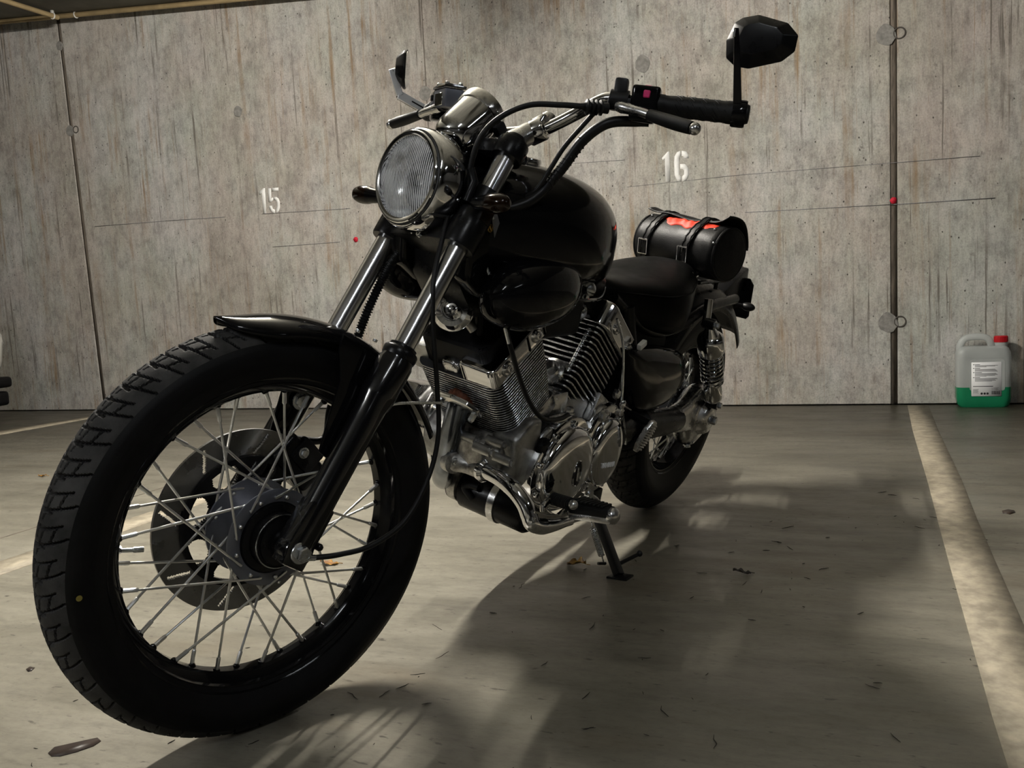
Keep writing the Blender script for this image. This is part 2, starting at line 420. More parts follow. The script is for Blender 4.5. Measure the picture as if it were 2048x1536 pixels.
MT['joint'] = mat('dark_joint', (.15, .125, .10), 0, .9, var=.55, vscale=30, stretch=(3, 1, .3), bump=.4)
MT['plug'] = mat('mortar_plug', (.25, .242, .225), 0, .85, var=.3, vscale=50, bump=.3)
MT['plug_ring'] = mat('plug_ring_stain', (.07, .062, .055), 0, .9)
MT['ceil'] = mat('ceiling_concrete', (.16, .155, .13), 0, .9, var=.3, vscale=4)
MT['stripe'] = mat('worn_stripe_paint', (.39, .342, .258), 0, .6, var=.35, vscale=24, bump=.15, bscale=120)
MT['white'] = mat('white_wall_paint', (.93, .93, .91), 0, .75, var=.06, vscale=60)
MT['red_mark'] = mat('red_marker_spray', (.55, .012, .035), 0, .7)
MT['chalk'] = mat('blue_chalk', (.15, .155, .19), 0, .9, var=.4, vscale=30, stretch=(6, 1, 1), col2=(.26, .25, .24))
MT['conduit'] = mat('beige_conduit', (.36, .27, .14), 0, .6, var=.2, vscale=10)
MT['white_plastic'] = mat('white_clip_plastic', (.75, .74, .70), 0, .4)
MT['stain'] = mat('dark_oil_stain', (.035, .022, .016), 0, .45, var=.4, vscale=40)
MT['stain2'] = mat('faded_rust_stain', (.15, .10, .06), 0, .6, var=.5, vscale=25)

# ------------------------------------------------------------------ the garage
WM = Matrix.Rotation(WALL_A, 4, 'Z'); WM.translation = WALL_N * WALL_D       # wall frame: x right, y into the wall
def wp(x, y, z): return WM @ V((x, y, z))
g = M(); g.add([wp(-14, .3, 0), wp(10, .3, 0), wp(10, -13, 0), wp(-14, -13, 0), wp(-14, .3, -.2), wp(10, .3, -.2), wp(10, -13, -.2), wp(-14, -13, -.2)],
               [(0, 1, 2, 3), (7, 6, 5, 4), (0, 4, 5, 1), (1, 5, 6, 2), (2, 6, 7, 3), (3, 7, 4, 0)])
# the floor object carries the wall's heading so that its trowel marks run along the bays
fl = obj('floor', M().add([WM.inverted() @ V(q) for q in g.v], g.f), 'floor', None, None, 'trowelled grey concrete garage floor under the motorcycle', None)
fl.matrix_world = WM
struct(fl)
def zceil(xl): return 2.49 if xl > -2.0 else 2.49 + .085 * (-2.0 - xl)
g = M()
for xa, xb in ((-14, -2.0), (-2.0, 10)):
    za, zb = zceil(xa), zceil(xb)
    g.add([(xa, .3, za), (xb, .3, zb), (xb, -13, zb), (xa, -13, za), (xa, .3, za + .2), (xb, .3, zb + .2), (xb, -13, zb + .2), (xa, -13, za + .2)],
          [(0, 1, 2, 3), (7, 6, 5, 4), (0, 4, 5, 1), (1, 5, 6, 2), (2, 6, 7, 3), (3, 7, 4, 0)])
c = obj('ceiling', g, 'ceil', smooth=None); c.matrix_world = WM; struct(c, 'dark olive concrete ceiling slab above the wall')
# back wall: a dark backing with cast panels standing in front of it, open joints between them
wall = obj('wall_back', M().box((-2, .26, 1.7), (24, .10, 3.4)), 'joint', smooth=None); wall.matrix_world = WM
struct(wall, 'board marked grey concrete wall with numbered bays behind the motorcycle')
JL0, JL1 = (-4.3765, 0, 2.6843), (-4.3132, 0, 0.0728)
JR0, JR1 = (0.8463, 0, 1.9292), (0.8336, 0, 0.0244)
JM0, JM1 = (-1.6593, 0, 2.0987), (-1.6618, 0, 1.7304)
def jx(a, b, z): return a[0] + (b[0] - a[0]) * (z - a[2]) / (b[2] - a[2])
JT = [lambda z: -14.0, lambda z: jx(JL0, JL1, z) - 2.5, lambda z: jx(JL0, JL1, z), lambda z: jx(JM0, JM1, z), lambda z: jx(JR0, JR1, z), lambda z: jx(JR0, JR1, z) + 2.5, lambda z: 10.0]
gap = [0, .014, .015, .0025, .0155, .014, 0]
for i in range(6):
    a, b = JT[i], JT[i + 1]
    pl = [(a(0) + gap[i], 0.004), (b(0) - gap[i + 1], 0.004), (b(3.4) - gap[i + 1], 3.4), (a(3.4) + gap[i], 3.4)]
    obj('panel', M().prism(pl, (0, .21, 0), X, Z, (0, -.21 - (.0015 if i % 2 else 0), 0), bev=.003, seg=1), 'wall', wall, smooth=30)
for nm, px, r in (('t', (-2.9796, 0, 1.9085), .034), ('t', (-0.3855, 0, 1.8447), .046), ('t', (-4.3713, 0, 1.9442), .036), ('t', (0.8117, 0, 1.8172), .05), ('t', (0.8071, 0, 0.418), .05), ('t', (-1.6693, 0, 1.8539), .042), ('t', (-4.3869, 0, 2.5142), .03)):
    pts = [(r * (1 + .12 * math.sin(3 * k + px[0] * 9) * (k % 2)) * cos(2 * pi * k / 18) * .9, r * (1 + .08 * cos(5 * k)) * sin(2 * pi * k / 18)) for k in range(18)]
    obj('tie_hole_plug', M().prism(pts, (px[0], .006, px[2]), X, Z, (0, -.0095, 0), bev=.001, seg=1), 'plug', wall)
for px, r in (((-4.3168, 0, 1.9482), .022), ((0.872, 0, 1.8176), .026), ((0.8625, 0, 0.4208), .026)):
    obj('tie_hole_ring', M().torus((px[0], -.0015, px[2]), Y, r, .0035, 24, 6), 'plug_ring', wall)
for f, wd in ((JT[2], .0140), (JT[3], .002), (JT[4], .0140), (JT[1], .0125), (JT[5], .0125)):
    obj('joint_filler', M().prism([(f(0) - wd, .003), (f(0) + wd, .003), (f(3.4) + wd, 3.4), (f(3.4) - wd, 3.4)], (0, .205, 0), X, Z, (0, -.201, 0)), 'joint', wall, smooth=None)
def wstrip(name, pts, wd, m, th=.0012):
    g = M()
    for a, b in zip(pts, pts[1:]):
        a, b = V(a), V(b); d = (b - a).normalized(); s = V((-d.z, 0, d.x)) * wd / 2
        g.add([a - s + Y * -.0016, b - s + Y * -.0016, b + s + Y * -.0016, a + s + Y * -.0016, a - s + Y * (-.0016 - th), b - s + Y * (-.0016 - th), b + s + Y * (-.0016 - th), a + s + Y * (-.0016 - th)],
              [(0, 1, 2, 3), (7, 6, 5, 4), (0, 4, 5, 1), (1, 5, 6, 2), (2, 6, 7, 3), (3, 7, 4, 0)])
    return obj(name, g, m, wall, smooth=None)
wstrip('chalk_line', [(-2.8624, 0, 1.2562), (-2.2217, 0, 1.2373)], .0022, 'chalk')
wstrip('chalk_line', [(-2.8036, 0, 1.0435), (-2.3089, 0, 1.0401)], .0022, 'chalk')
wstrip('chalk_line', [(-4.2359, 0, 1.2828), (-3.6327, 0, 1.2728), (-3.1481, 0, 1.2603)], .0026, 'chalk')
wstrip('chalk_line', [(-0.8407, 0, 1.3665), (-0.501, 0, 1.3537)], .002, 'chalk')
wstrip('chalk_line', [(-0.4932, 0, 1.2084), (0.1039, 0, 1.2153), (0.6862, 0, 1.2058), (1.2196, 0, 1.1972)], .002, 'chalk')
wstrip('chalk_line', [(0.1241, 0, 1.0205), (0.8379, 0, 1.001), (1.2835, 0, 0.9937)], .003, 'chalk')
def wallpoly(g, L, th=.0014):
    pts = [(q[0], q[2]) for q in L]
    bm = bmesh.new(); f = bm.faces.new([bm.verts.new((x, -.0018, z)) for x, z in pts])
    r = bmesh.ops.extrude_face_region(bm, geom=[f])
    for q in r['geom']:
        if isinstance(q, bmesh.types.BMVert): q.co.y -= th
    bmesh.ops.triangulate(bm, faces=bm.faces[:])
    g.frombm(bm)
def number(name, polys, label):
    g = M()
    for L in polys: wallpoly(g, L)
    o = obj(name, g, 'white', smooth=None); o.matrix_world = WM; return thing(o, label, 'sign')
number('bay_number', [
    [(-2.8696, 0, 1.3954), (-2.832, 0, 1.4165), (-2.8225, 0, 1.4156), (-2.8277, 0, 1.257), (-2.8514, 0, 1.257), (-2.8491, 0, 1.3856), (-2.8669, 0, 1.378)],
    [(-2.8009, 0, 1.4112), (-2.7789, 0, 1.4104), (-2.7808, 0, 1.346), (-2.7683, 0, 1.3534), (-2.7661, 0, 1.3386), (-2.7798, 0, 1.3252), (-2.8032, 0, 1.3266)],
    [(-2.773, 0, 1.4111), (-2.722, 0, 1.4094), (-2.7225, 0, 1.3895), (-2.7735, 0, 1.3904)],
    [(-2.7647, 0, 1.3531), (-2.7449, 0, 1.3532), (-2.7284, 0, 1.3426), (-2.7201, 0, 1.3225), (-2.7222, 0, 1.2861), (-2.7314, 0, 1.2656), (-2.7449, 0, 1.2545), (-2.756, 0, 1.2535), (-2.7546, 0, 1.2754), (-2.7453, 0, 1.2881), (-2.7424, 0, 1.3183), (-2.7497, 0, 1.3335), (-2.7649, 0, 1.3361)],
    [(-2.8027, 0, 1.3021), (-2.7806, 0, 1.302), (-2.7766, 0, 1.2827), (-2.7606, 0, 1.2735), (-2.762, 0, 1.2516), (-2.7875, 0, 1.261), (-2.801, 0, 1.2817)]],
    'white stencilled number 15 on the wall left of the headlight')
number('bay_number', [
    [(-0.3002, 0, 1.3431), (-0.2689, 0, 1.3727), (-0.2589, 0, 1.3733), (-0.2587, 0, 1.2156), (-0.2847, 0, 1.2156), (-0.2843, 0, 1.3415), (-0.2956, 0, 1.3295)],
    [(-0.2352, 0, 1.3135), (-0.2315, 0, 1.3459), (-0.2176, 0, 1.3657), (-0.1991, 0, 1.3711), (-0.2001, 0, 1.3443), (-0.2087, 0, 1.3337), (-0.2117, 0, 1.2473), (-0.2021, 0, 1.2366), (-0.2031, 0, 1.2071), (-0.2227, 0, 1.2172), (-0.235, 0, 1.2463)],
    [(-0.1934, 0, 1.3705), (-0.1697, 0, 1.3639), (-0.1587, 0, 1.3465), (-0.1577, 0, 1.3285), (-0.1824, 0, 1.3294), (-0.1861, 0, 1.3412), (-0.1943, 0, 1.3437)],
    [(-0.204, 0, 1.3022), (-0.1776, 0, 1.2996), (-0.161, 0, 1.2783), (-0.159, 0, 1.2406), (-0.1713, 0, 1.2172), (-0.1964, 0, 1.2081), (-0.1955, 0, 1.2359), (-0.1852, 0, 1.2464), (-0.1845, 0, 1.266), (-0.1909, 0, 1.2748), (-0.2049, 0, 1.2761)]],
    'white stencilled number 16 on the wall above the roll bag')
for q, lab in (((-2.1953, 0, 1.0472), 'small red paint dot on the wall below number 15'), ((0.838, 0, 1.0206), 'round red paint dot on the wall joint by number 16')):
    o = obj('paint_dot', M().prism([(.0145 * cos(k * pi / 8) * (1 + .12 * (k % 3)), .0155 * sin(k * pi / 8) * (1 + .1 * (k % 2))) for k in range(16)], (q[0], -.0016, q[2]), X, Z, (0, -.0014, 0)), 'red_mark', smooth=None)
    o.matrix_world = WM; thing(o, lab, 'mark')
# painted bay lines on the floor
def floorpoly(name, L, R, m, th=.0012):
    g = M(); n = len(L)
    vs = [(p[0], p[1], 0) for p in L] + [(p[0], p[1], 0) for p in R] + [(p[0], p[1], th) for p in L] + [(p[0], p[1], th) for p in R]
    fs = []
    for i in range(n - 1):
        fs += [(2 * n + i, 3 * n + i, 3 * n + i + 1, 2 * n + i + 1), (i, i + 1, 2 * n + i + 1, 2 * n + i), (n + i, 3 * n + i, 3 * n + i + 1, n + i + 1)]
    fs += [(0, n, 3 * n, 2 * n), (n - 1, 2 * n - 1, 4 * n - 1, 3 * n - 1)]
    return obj(name, g.add(vs, fs), m, smooth=None)
def ext(a, b, t): return tuple(V(b) + (V(b) - V(a)).normalized() * t)
SL = [(-2.3178, 0.3586, 0), (-1.5752, 0.5021, 0), (-1.2164, 0.5762, 0), (-0.5695, 0.7102, 0), (-0.1447, 0.795, 0), (0.2753, 0.8799, 0), (0.5616, 0.9391, 0), (0.7898, 0.9859, 0), (0.9878, 1.0267, 0), (1.1332, 1.059, 0)]
SR0 = [(-2.3352, 0.4522, 0), (-1.5996, 0.5967, 0), (-1.3079, 0.6581, 0), (-0.6679, 0.7919, 0), (-0.181, 0.886, 0)]
d0 = (V(SL[-1]) - V(SL[0])).normalized(); side = V((-d0.y, d0.x, 0))
if side.dot(V(SR0[0]) - V(SL[0])) < 0: side = -side
SR = SR0 + [tuple(V(q) + side * (V(SR0[-1]) - V(SL[4])).dot(side)) for q in SL[5:]]
SL.append(ext(SL[0], SL[-1], 3.0)); SR.append(ext(SR[0], SR[-1], 3.0))
thing(floorpoly('bay_line', SL, SR, 'stripe'), 'wide worn cream bay line on the floor before the green jug', 'marking', 'painted bay lines')
A, Bq = (1.2297, -1.3829, 0), (-0.3653, -1.7118, 0); C, Dq = (1.2988, -1.2425, 0), (-0.3419, -1.6268, 0)
thing(floorpoly('bay_line', [ext(Bq, A, 3.0), A, Bq, ext(A, Bq, 1.2)], [ext(Dq, C, 3.0), C, Dq, ext(C, Dq, 1.2)], 'stripe'), 'worn cream bay line running behind the front wheel', 'marking', 'painted bay lines')
A, Bq = (-0.2685, -4.4279, 0), (-0.8469, -4.4729, 0); C, Dq = (-0.1711, -4.2301, 0), (-0.7654, -4.3351, 0)
thing(floorpoly('bay_line', [ext(Bq, A, 3.0), A, Bq, ext(A, Bq, .2)], [ext(Dq, C, 3.0), C, Dq, ext(C, Dq, .2)], 'stripe'), 'thin faded bay line near the wall beside the white car', 'marking', 'painted bay lines')
def decal(name, pts, m, th=.0008):
    q = [WM.inverted() @ V(p) for p in pts]
    return obj(name, M().prism([(p.x, p.y) for p in q], (0, 0, .0002), X, Y, (0, 0, th)), m, fl, smooth=None)
decal('oil_stain', [(1.7494, -0.1817, 0), (1.7341, -0.191, 0), (1.7, -0.1688, 0), (1.6835, -0.1574, 0), (1.6873, -0.1414, 0), (1.7023, -0.1372, 0), (1.7263, -0.1444, 0), (1.7449, -0.1546, 0), (1.7518, -0.1675, 0)], 'stain')
decal('oil_stain', [(-0.2814, 0.9377, 0), (-0.304, 0.9503, 0), (-0.298, 0.9651, 0), (-0.2767, 0.9701, 0), (-0.2495, 0.9591, 0), (-0.2542, 0.9422, 0)], 'stain')
decal('oil_stain', [(1.5943, -0.5442, 0), (1.5842, -0.5491, 0), (1.5821, -0.5349, 0), (1.5926, -0.5259, 0), (1.5988, -0.5284, 0)], 'stain')
ja, jb = V((1.0968, -1.6531, 0)), V((0.3799, -1.8207, 0)); js = (jb - ja).normalized().cross(Z) * .003
ja, jb = ja - (jb - ja).normalized() * 3, jb + (jb - ja).normalized() * 1.2
decal('floor_joint', [ja - js, jb - js, jb + js, ja + js], 'joint', .0005)
# conduits under the ceiling
def conduit(name, a, b, r, label, clips):
    a, b = V(a), V(b); d = (b - a).normalized()
    t = thing(obj(name, M().tube([a, b], r, 12), 'conduit'), label, 'pipe', 'beige conduits under the ceiling')
    for s in clips:
        c = a + d * s
        gg = M().torus(c, d, r + .003, .004, 16, 6).box(c + V((0, 0, r + .012)), (.018, .018, .03), Matrix.Rotation(WALL_A, 3, 'Z'), .003, 1)
        obj('pipe_clip', gg, 'white_plastic', t)
    return t
ca, cb = wp(*(lambda q: (q[0], -.09, q[2]))((-4.8005, -0.09, 2.7124))), wp(*(lambda q: (q[0], -.09, q[2]))((-2.8303, -0.09, 2.5474)))
dd = (cb - ca).normalized()
cl = (V(wp(*(-4.1253, -0.09, 2.6604))) - ca).length
conduit('conduit_pipe', ca - dd * 2.5, cb + dd * .6, .016, 'beige conduit pipe running along the top of the wall', [2.5 + cl])
E0, E1 = V((-0.7485, -4.5576, 2.6817)), V((-1.0771, -4.6205, 2.6804)); dd = (E0 - E1).normalized()
conduit('conduit_pipe', E1 + dd * .06 + V((0, 0, -.035)), E1 + dd * 4.0 + V((0, 0, -.035)), .016, 'beige conduit pipe crossing the ceiling away from the wall', [.04])
# the rest of the garage, behind and beside the camera
MT['plaster'] = mat('pale_painted_concrete', (.24, .235, .22), 0, .85, var=.2, vscale=3)
for nm, c_, sz in (('wall_front', (-2, -11.1, 1.7), (24, .2, 3.4)), ('wall_left', (-13.9, -5.4, 1.7), (.2, 11.2, 3.4)), ('wall_right', (9.9, -5.4, 1.7), (.2, 11.2, 3.4))):
    o = obj(nm, M().box(c_, sz), 'plaster', smooth=None); o.matrix_world = WM; struct(o)
# ceiling lamps
MT['housing'] = mat('white_lamp_housing', (.7, .7, .68), 0, .5)
where = ['above the motorcycle, with its tube bare', 'beside the camera', 'out past the rider side of the motorcycle', 'ahead of the front wheel, added to brighten the headlight, with its tube bare', 'farthest down the garage']
for k, (x, y, z, a, ln, watts, colour, bare) in enumerate(LAMPS):
    R = Matrix.Rotation(a, 3, 'Z')
    xl = (WM.inverted() @ V((x, y, 0))).x; zc = zceil(xl)
    z0 = z + .035 if bare else z + .012
    t = thing(obj('ceiling_lamp', M().box((x, y, (z0 + zc) / 2), (ln + .2, .07 if bare else .18, zc - z0), R, .01, 1), 'housing'),
              'white batten lamp on the ceiling ' + where[k], 'lamp', 'batten lamps on the ceiling')
    if bare:
        m = bpy.data.materials.new('glowing_tube'); m.use_nodes = True
        b = m.node_tree.nodes['Principled BSDF']; b.inputs['Base Color'].default_value = (.8, .8, .8, 1)
        b.inputs['Emission Color'].default_value = (*colour, 1); b.inputs['Emission Strength'].default_value = watts / (pi * pi * .026 * ln)
        d = R @ V((ln / 2, 0, 0))
        obj('tube', M().tube([V((x, y, z)) - d, V((x, y, z)) + d], .013, 16), m, t)

# ================================================================== the motorcycle
# one root; parts are built in the bike's own frame (x forward, y to its left, z up), rear tyre contact at the origin
BIKE = empty('motorcycle', (0, 0, .0025))
BIKE.rotation_euler = (-0.27044, 0, 0)                          # leaning on its side stand
thing(BIKE, 'black cruiser motorcycle with chrome engine leaning on its side stand', 'motorcycle')
RAKE = radians(30.5)
PIV = V((1.643, 0, 0))
STM = Matrix.Translation(PIV) @ Matrix.Rotation(-0.21944, 4, V((-sin(RAKE), 0, cos(RAKE)))) @ Matrix.Translation(-PIV)   # bars turned a little to the right
def part(name, g, m, sub=None, steer=False, label=None, smooth=40):
    o = obj(name, g, m, sub or BIKE, None if sub or not steer else STM, label, smooth)
    return o
def fpart(name, g, m, sub=None, label=None, smooth=40): return part(name, g, m, sub, True, label, smooth)

# ------------------------------------------------------------------ tyres and wheels
def tyre_mesh(c, R, H, W, bead, beadw, units, nu, tread_deg, rows):
    N = units * nu
    prof = []                                                   # (r, w, a) from one bead over the crown to the other
    prof += [(bead - .004, -beadw, -999), (bead + .004, -beadw - .004, -999)]
    side = np.linspace(-108, -tread_deg - 1.5, 12)
    for a in side: prof.append((R - H + H * cos(radians(a)), W * sin(radians(a)), a))
    for a in np.linspace(-tread_deg, tread_deg, rows): prof.append((R - H + H * cos(radians(a)), W * sin(radians(a)), a))
    for a in -side[::-1]: prof.append((R - H + H * cos(radians(a)), W * sin(radians(a)), a))
    prof += [(bead + .004, beadw + .004, -999), (bead - .004, beadw, -999)]
    P = np.array(prof)
    th = np.arange(N) * 2 * pi / N
    u = (np.arange(N) / nu) % 1.0
    U, A = np.meshgrid(u, P[:, 2], indexing='ij')
    unit = 2 * pi * R / units                                   # metres per unit
    arcl = H * 1.08 * np.radians(A)                             # metres across
    def du(x): return (x + .5) % 1.0 - .5
    dep = np.zeros_like(U)
    def groove(dist, wd):
        nonlocal dep
        dep = np.maximum(dep, np.clip((wd - dist) / (wd * .45), 0, 1))
    for sgn, sh in ((1, 0.0), (-1, .5)):
        B = A * sgn
        bend = .30 * (B / 60.0) ** 2 + .10 * B / 60.0
        for u0, lo, hi in ((0.0, -12, 57), (.46, -20, 44)):
            d = np.abs(du(U + sh - u0 - bend)) * unit
            out = np.maximum(0, np.maximum(lo - B, B - hi)) * H * 1.08 * pi / 180
            groove(np.hypot(d, out), .0022)
        for b0, ua, ub in ((33, 0.0, .46), (8, -.30, .46)):
            mid, half = (ua + ub) / 2, (ub - ua) / 2
            d = np.abs(B - b0 - 14 * du(U + sh - mid - bend)) * H * 1.08 * pi / 180
            out = np.maximum(0, np.abs(du(U + sh - mid - bend)) - half) * unit
            groove(np.hypot(d, out), .0017)
    dep[(A < -200)] = 0
    Rr = P[None, :, 0] - dep * .004 * np.cos(np.radians(np.clip(A, -90, 90)))
    Ww = P[None, :, 1] - dep * .004 * np.sin(np.radians(np.clip(A, -90, 90)))
    # faint raised rings on the side walls
    for a0, hgt in ((72, .0012), (84, .0008), (97, .0008)):
        k = np.clip(1 - np.abs(np.abs(A) - a0) / 3.0, 0, 1) * (np.abs(A) < 200) * hgt
        Ww = Ww + k * np.sign(A)
    X_ = c[0] + Rr * np.cos(th)[:, None]; Z_ = c[2] + Rr * np.sin(th)[:, None]; Y_ = c[1] + Ww
    pts = np.stack([X_, Y_, Z_], -1).reshape(-1, 3)
    n = len(prof)
    i = np.arange(N)[:, None]; j = np.arange(n - 1)[None, :]
    i2 = (i + 1) % N
    q = np.stack([i * n + j, i2 * n + j, i2 * n + j + 1, i * n + j + 1], -1).reshape(-1, 4)
    me = bpy.data.meshes.new('tyre')
    me.from_pydata(pts.tolist(), [], q.tolist())
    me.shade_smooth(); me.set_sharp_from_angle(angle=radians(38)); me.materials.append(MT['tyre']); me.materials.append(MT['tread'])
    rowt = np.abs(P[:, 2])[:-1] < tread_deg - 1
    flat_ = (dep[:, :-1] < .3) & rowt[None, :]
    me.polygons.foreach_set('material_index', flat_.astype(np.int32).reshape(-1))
    return me
def annulus(c, w, th, r0, r1, n, m, keep):
    """flat ring in the wheel plane with cut-outs: keep(r, a) tells what stays"""
    g = M(); vs, fs = [], []
    for s in (0, 1):
        for i in range(n):
            for j in range(m + 1):
                r, a = r0 + (r1 - r0) * j / m, 2 * pi * i / n
                vs.append((c[0] + r * cos(a), c[1] + w + (th if s else 0), c[2] + r * sin(a)))
    idx = lambda s, i, j: s * n * (m + 1) + (i % n) * (m + 1) + j
    K = [[keep(r0 + (r1 - r0) * (j + .5) / m, 2 * pi * (i + .5) / n) for j in range(m)] for i in range(n)]
    for i in range(n):
        for j in range(m):
            if not K[i][j]: continue
            fs += [(idx(0, i, j), idx(0, i + 1, j), idx(0, i + 1, j + 1), idx(0, i, j + 1)), (idx(1, i, j), idx(1, i, j + 1), idx(1, i + 1, j + 1), idx(1, i + 1, j))]
            if j == 0 or not K[i][j - 1]: fs.append((idx(0, i, j), idx(1, i, j), idx(1, i + 1, j), idx(0, i + 1, j)))
            if j == m - 1 or not K[i][j + 1]: fs.append((idx(0, i, j + 1), idx(0, i + 1, j + 1), idx(1, i + 1, j + 1), idx(1, i, j + 1)))
            if not K[i - 1][j]: fs.append((idx(0, i, j), idx(0, i, j + 1), idx(1, i, j + 1), idx(1, i, j)))
            if not K[(i + 1) % n][j]: fs.append((idx(0, i + 1, j), idx(1, i + 1, j), idx(1, i + 1, j + 1), idx(0, i + 1, j + 1)))
    return g.add(vs, fs)
def wheel(name, c, R, H, W, bead, beadw, bed, hub_r, hub_w, phase, steer, lab):
    c = V(c)
    g = M()
    half = [(bead + .013, beadw + .003), (bead + .014, beadw + .0005), (bead + .002, beadw - .002), (bead - .003, beadw - .008), (bed + .006, .010), (bed + .005, 0)]
    inn = [(bead + .012, beadw + .0045), (bead + .004, beadw + .0045), (bead + .0008, beadw + .0022), (bead - .0025, beadw - .0006), (bead - .0062, beadw - .0016), (bead - .0078, beadw - .0075), (bed + .0062, .0165), (bed + .0028, .0125), (bed, .009), (bed - .0005, 0)]
    prof = half + [(r, -w_) for r, w_ in half[-2::-1]] + [(r, -w_) for r, w_ in inn] + inn[-2::-1]
    n = 96; rs = []
    for i in range(n):
        a = 2 * pi * i / n
        rs.append([c + V((r * cos(a), w_, r * sin(a))) for r, w_ in prof])
    g.rings(rs, loop=True)
    for k in range(36):                                         # raised seats of the nipples
        a = radians(phase + 10 * k); g.ball(c + V((cos(a), 0, sin(a))) * (bed + .001) + V((0, .004 * (1 if k % 2 == 0 else -1), 0)), .006, 8, 6)
    rim = part(name, g, 'black_paint', None, steer, lab, 30)
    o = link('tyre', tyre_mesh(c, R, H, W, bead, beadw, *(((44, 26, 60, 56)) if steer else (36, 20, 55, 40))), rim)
    # hub
    hw = hub_w
    g = M()
    g.lathe([(.028, -hw), (hub_r, -hw), (hub_r, -hw + .0035), (hub_r - .02, -hw + .006), (.034, -hw + .018), (.034, hw - .018), (hub_r - .02, hw - .006), (hub_r, hw - .0035), (hub_r + .0008, hw - .001), (hub_r - .0005, hw), (hub_r - .0175, hw + .0012), (hub_r - .0195, hw + .0005), (hub_r - .020, hw - .003)], c, Y, 56, False, False)
    hub = part('hub', g, 'hub_grey', rim)
    g = M()
    g.lathe([(hub_r - .0195, hw - .003), (hub_r - .022, hw + .004), (hub_r - .032, hw + .006), (hub_r - .034, hw - .002), (.03, hw - .002), (.03, hw + .02)], c, Y, 48, False, True)
    part('hub_dust_cover', g, 'satin_black', rim)
    # spokes: four laced patterns, nine of each
    hr = hub_r - .0118
    for side, off, dirn, lift in ((1, 0, 1, .0035), (1, 20, -1, -.0035), (-1, 10, 1, .0035), (-1, 30, -1, -.0035)):
        an = radians(phase + 20 + off); ah = an - dirn * radians(58)
        ph = c + V((hr * cos(ah), side * (hw + lift), hr * sin(ah)))
        pn = c + V(((bed + .001) * cos(an), side * .005, (bed + .001) * sin(an)))
        d = (pn - ph).normalized(); L = (pn - ph).length
        g = M()
        hk = ph - V((0, side * lift * 1.6, 0))
        g.tube([hk, ph - d * .001, ph + d * .003, ph + d * (L - .024)], .0021, 8)
        g.tube([ph + d * (L - .0245), ph + d * (L - .023), ph + d * (L - .012), ph + d * (L + .002)], [.0026, .0033, .0033, .0036], 8)
        g.ball(hk - V((0, side * (lift * .3), 0)), .0036, 10, 6)
        me = g.mesh('spoke', 'spoke')
        for k in range(9):
            link('spoke', me, rim, Matrix.Translation(c) @ Matrix.Rotation(-radians(40 * k), 4, 'Y') @ Matrix.Translation(-c))
    a = radians(phase - 4.7)
    d = V((cos(a), 0, sin(a)))
    g = M().tube([c + d * bed, c + d * (bed - .006)], [.006, .0055], 6).tube([c + d * (bed - .005) + Y * .004, c + d * (bed - .03) + Y * .01], .0032, 10).tube([c + d * (bed - .02) + Y * .0075, c + d * (bed - .033) + Y * .0105], .0042, 10)
    part('valve_stem', g, 'steel', rim)
    return rim
FA = V((1.52, 0, .325))
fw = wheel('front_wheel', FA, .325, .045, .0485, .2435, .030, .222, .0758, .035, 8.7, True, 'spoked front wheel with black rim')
R_ = .0008
def disc_keep(r, a):
    if r < .107: return True
    for k in range(8):                                          # slanting slots through the rotor
        s = radians(45 * k + 12); x, y = r * cos(a - s), r * sin(a - s)
        u, v_ = (x - .126) * cos(.55) + y * sin(.55), -(x - .126) * sin(.55) + y * cos(.55)
        if abs(u) < .019 and abs(v_) < .0028: return False
    return True
g = annulus(FA, -.0592, .005, .1035, .149, 420, 30, disc_keep)
disc = fpart('brake_disc', g, 'disc', fw, 'ground steel brake disc with slanting slots')
def spider_keep(r, a):
    if r < .066 or r > .0985: return True
    s = (a - radians(20)) % (pi / 4) - pi / 8
    wdt = .0105 + .010 * ((r - .082) / .017) ** 2
    return abs(s * r) < wdt
fpart('disc_carrier', annulus(FA, -.057, .008, .038, .1065, 320, 22, spider_keep), 'satin_black', fw)
# speedometer drive, axle, bolt
g = M().lathe([(.043, .036), (.043, .052), (.041, .056), (.036, .0565), (.036, .060), (.020, .064), (.018, .078)], FA, Y, 40)
g.allen(FA + V((-.006, .0635, -.024)), Y, .0055, .004)
fpart('speedometer_drive', g, 'satin_black', fw)
fpart('drive_ring', M().torus(FA + Y * .0565, Y, .0415, .0012, 48, 6), 'steel', fw)
fpart('tyre_dot', M().lathe([(.004, .0), (.004, .0006)], FA + V((.2795 * cos(radians(2)) * 1.03, .0486, .2795 * sin(radians(-4)))), Y, 12), 'yellow_dot', fw)

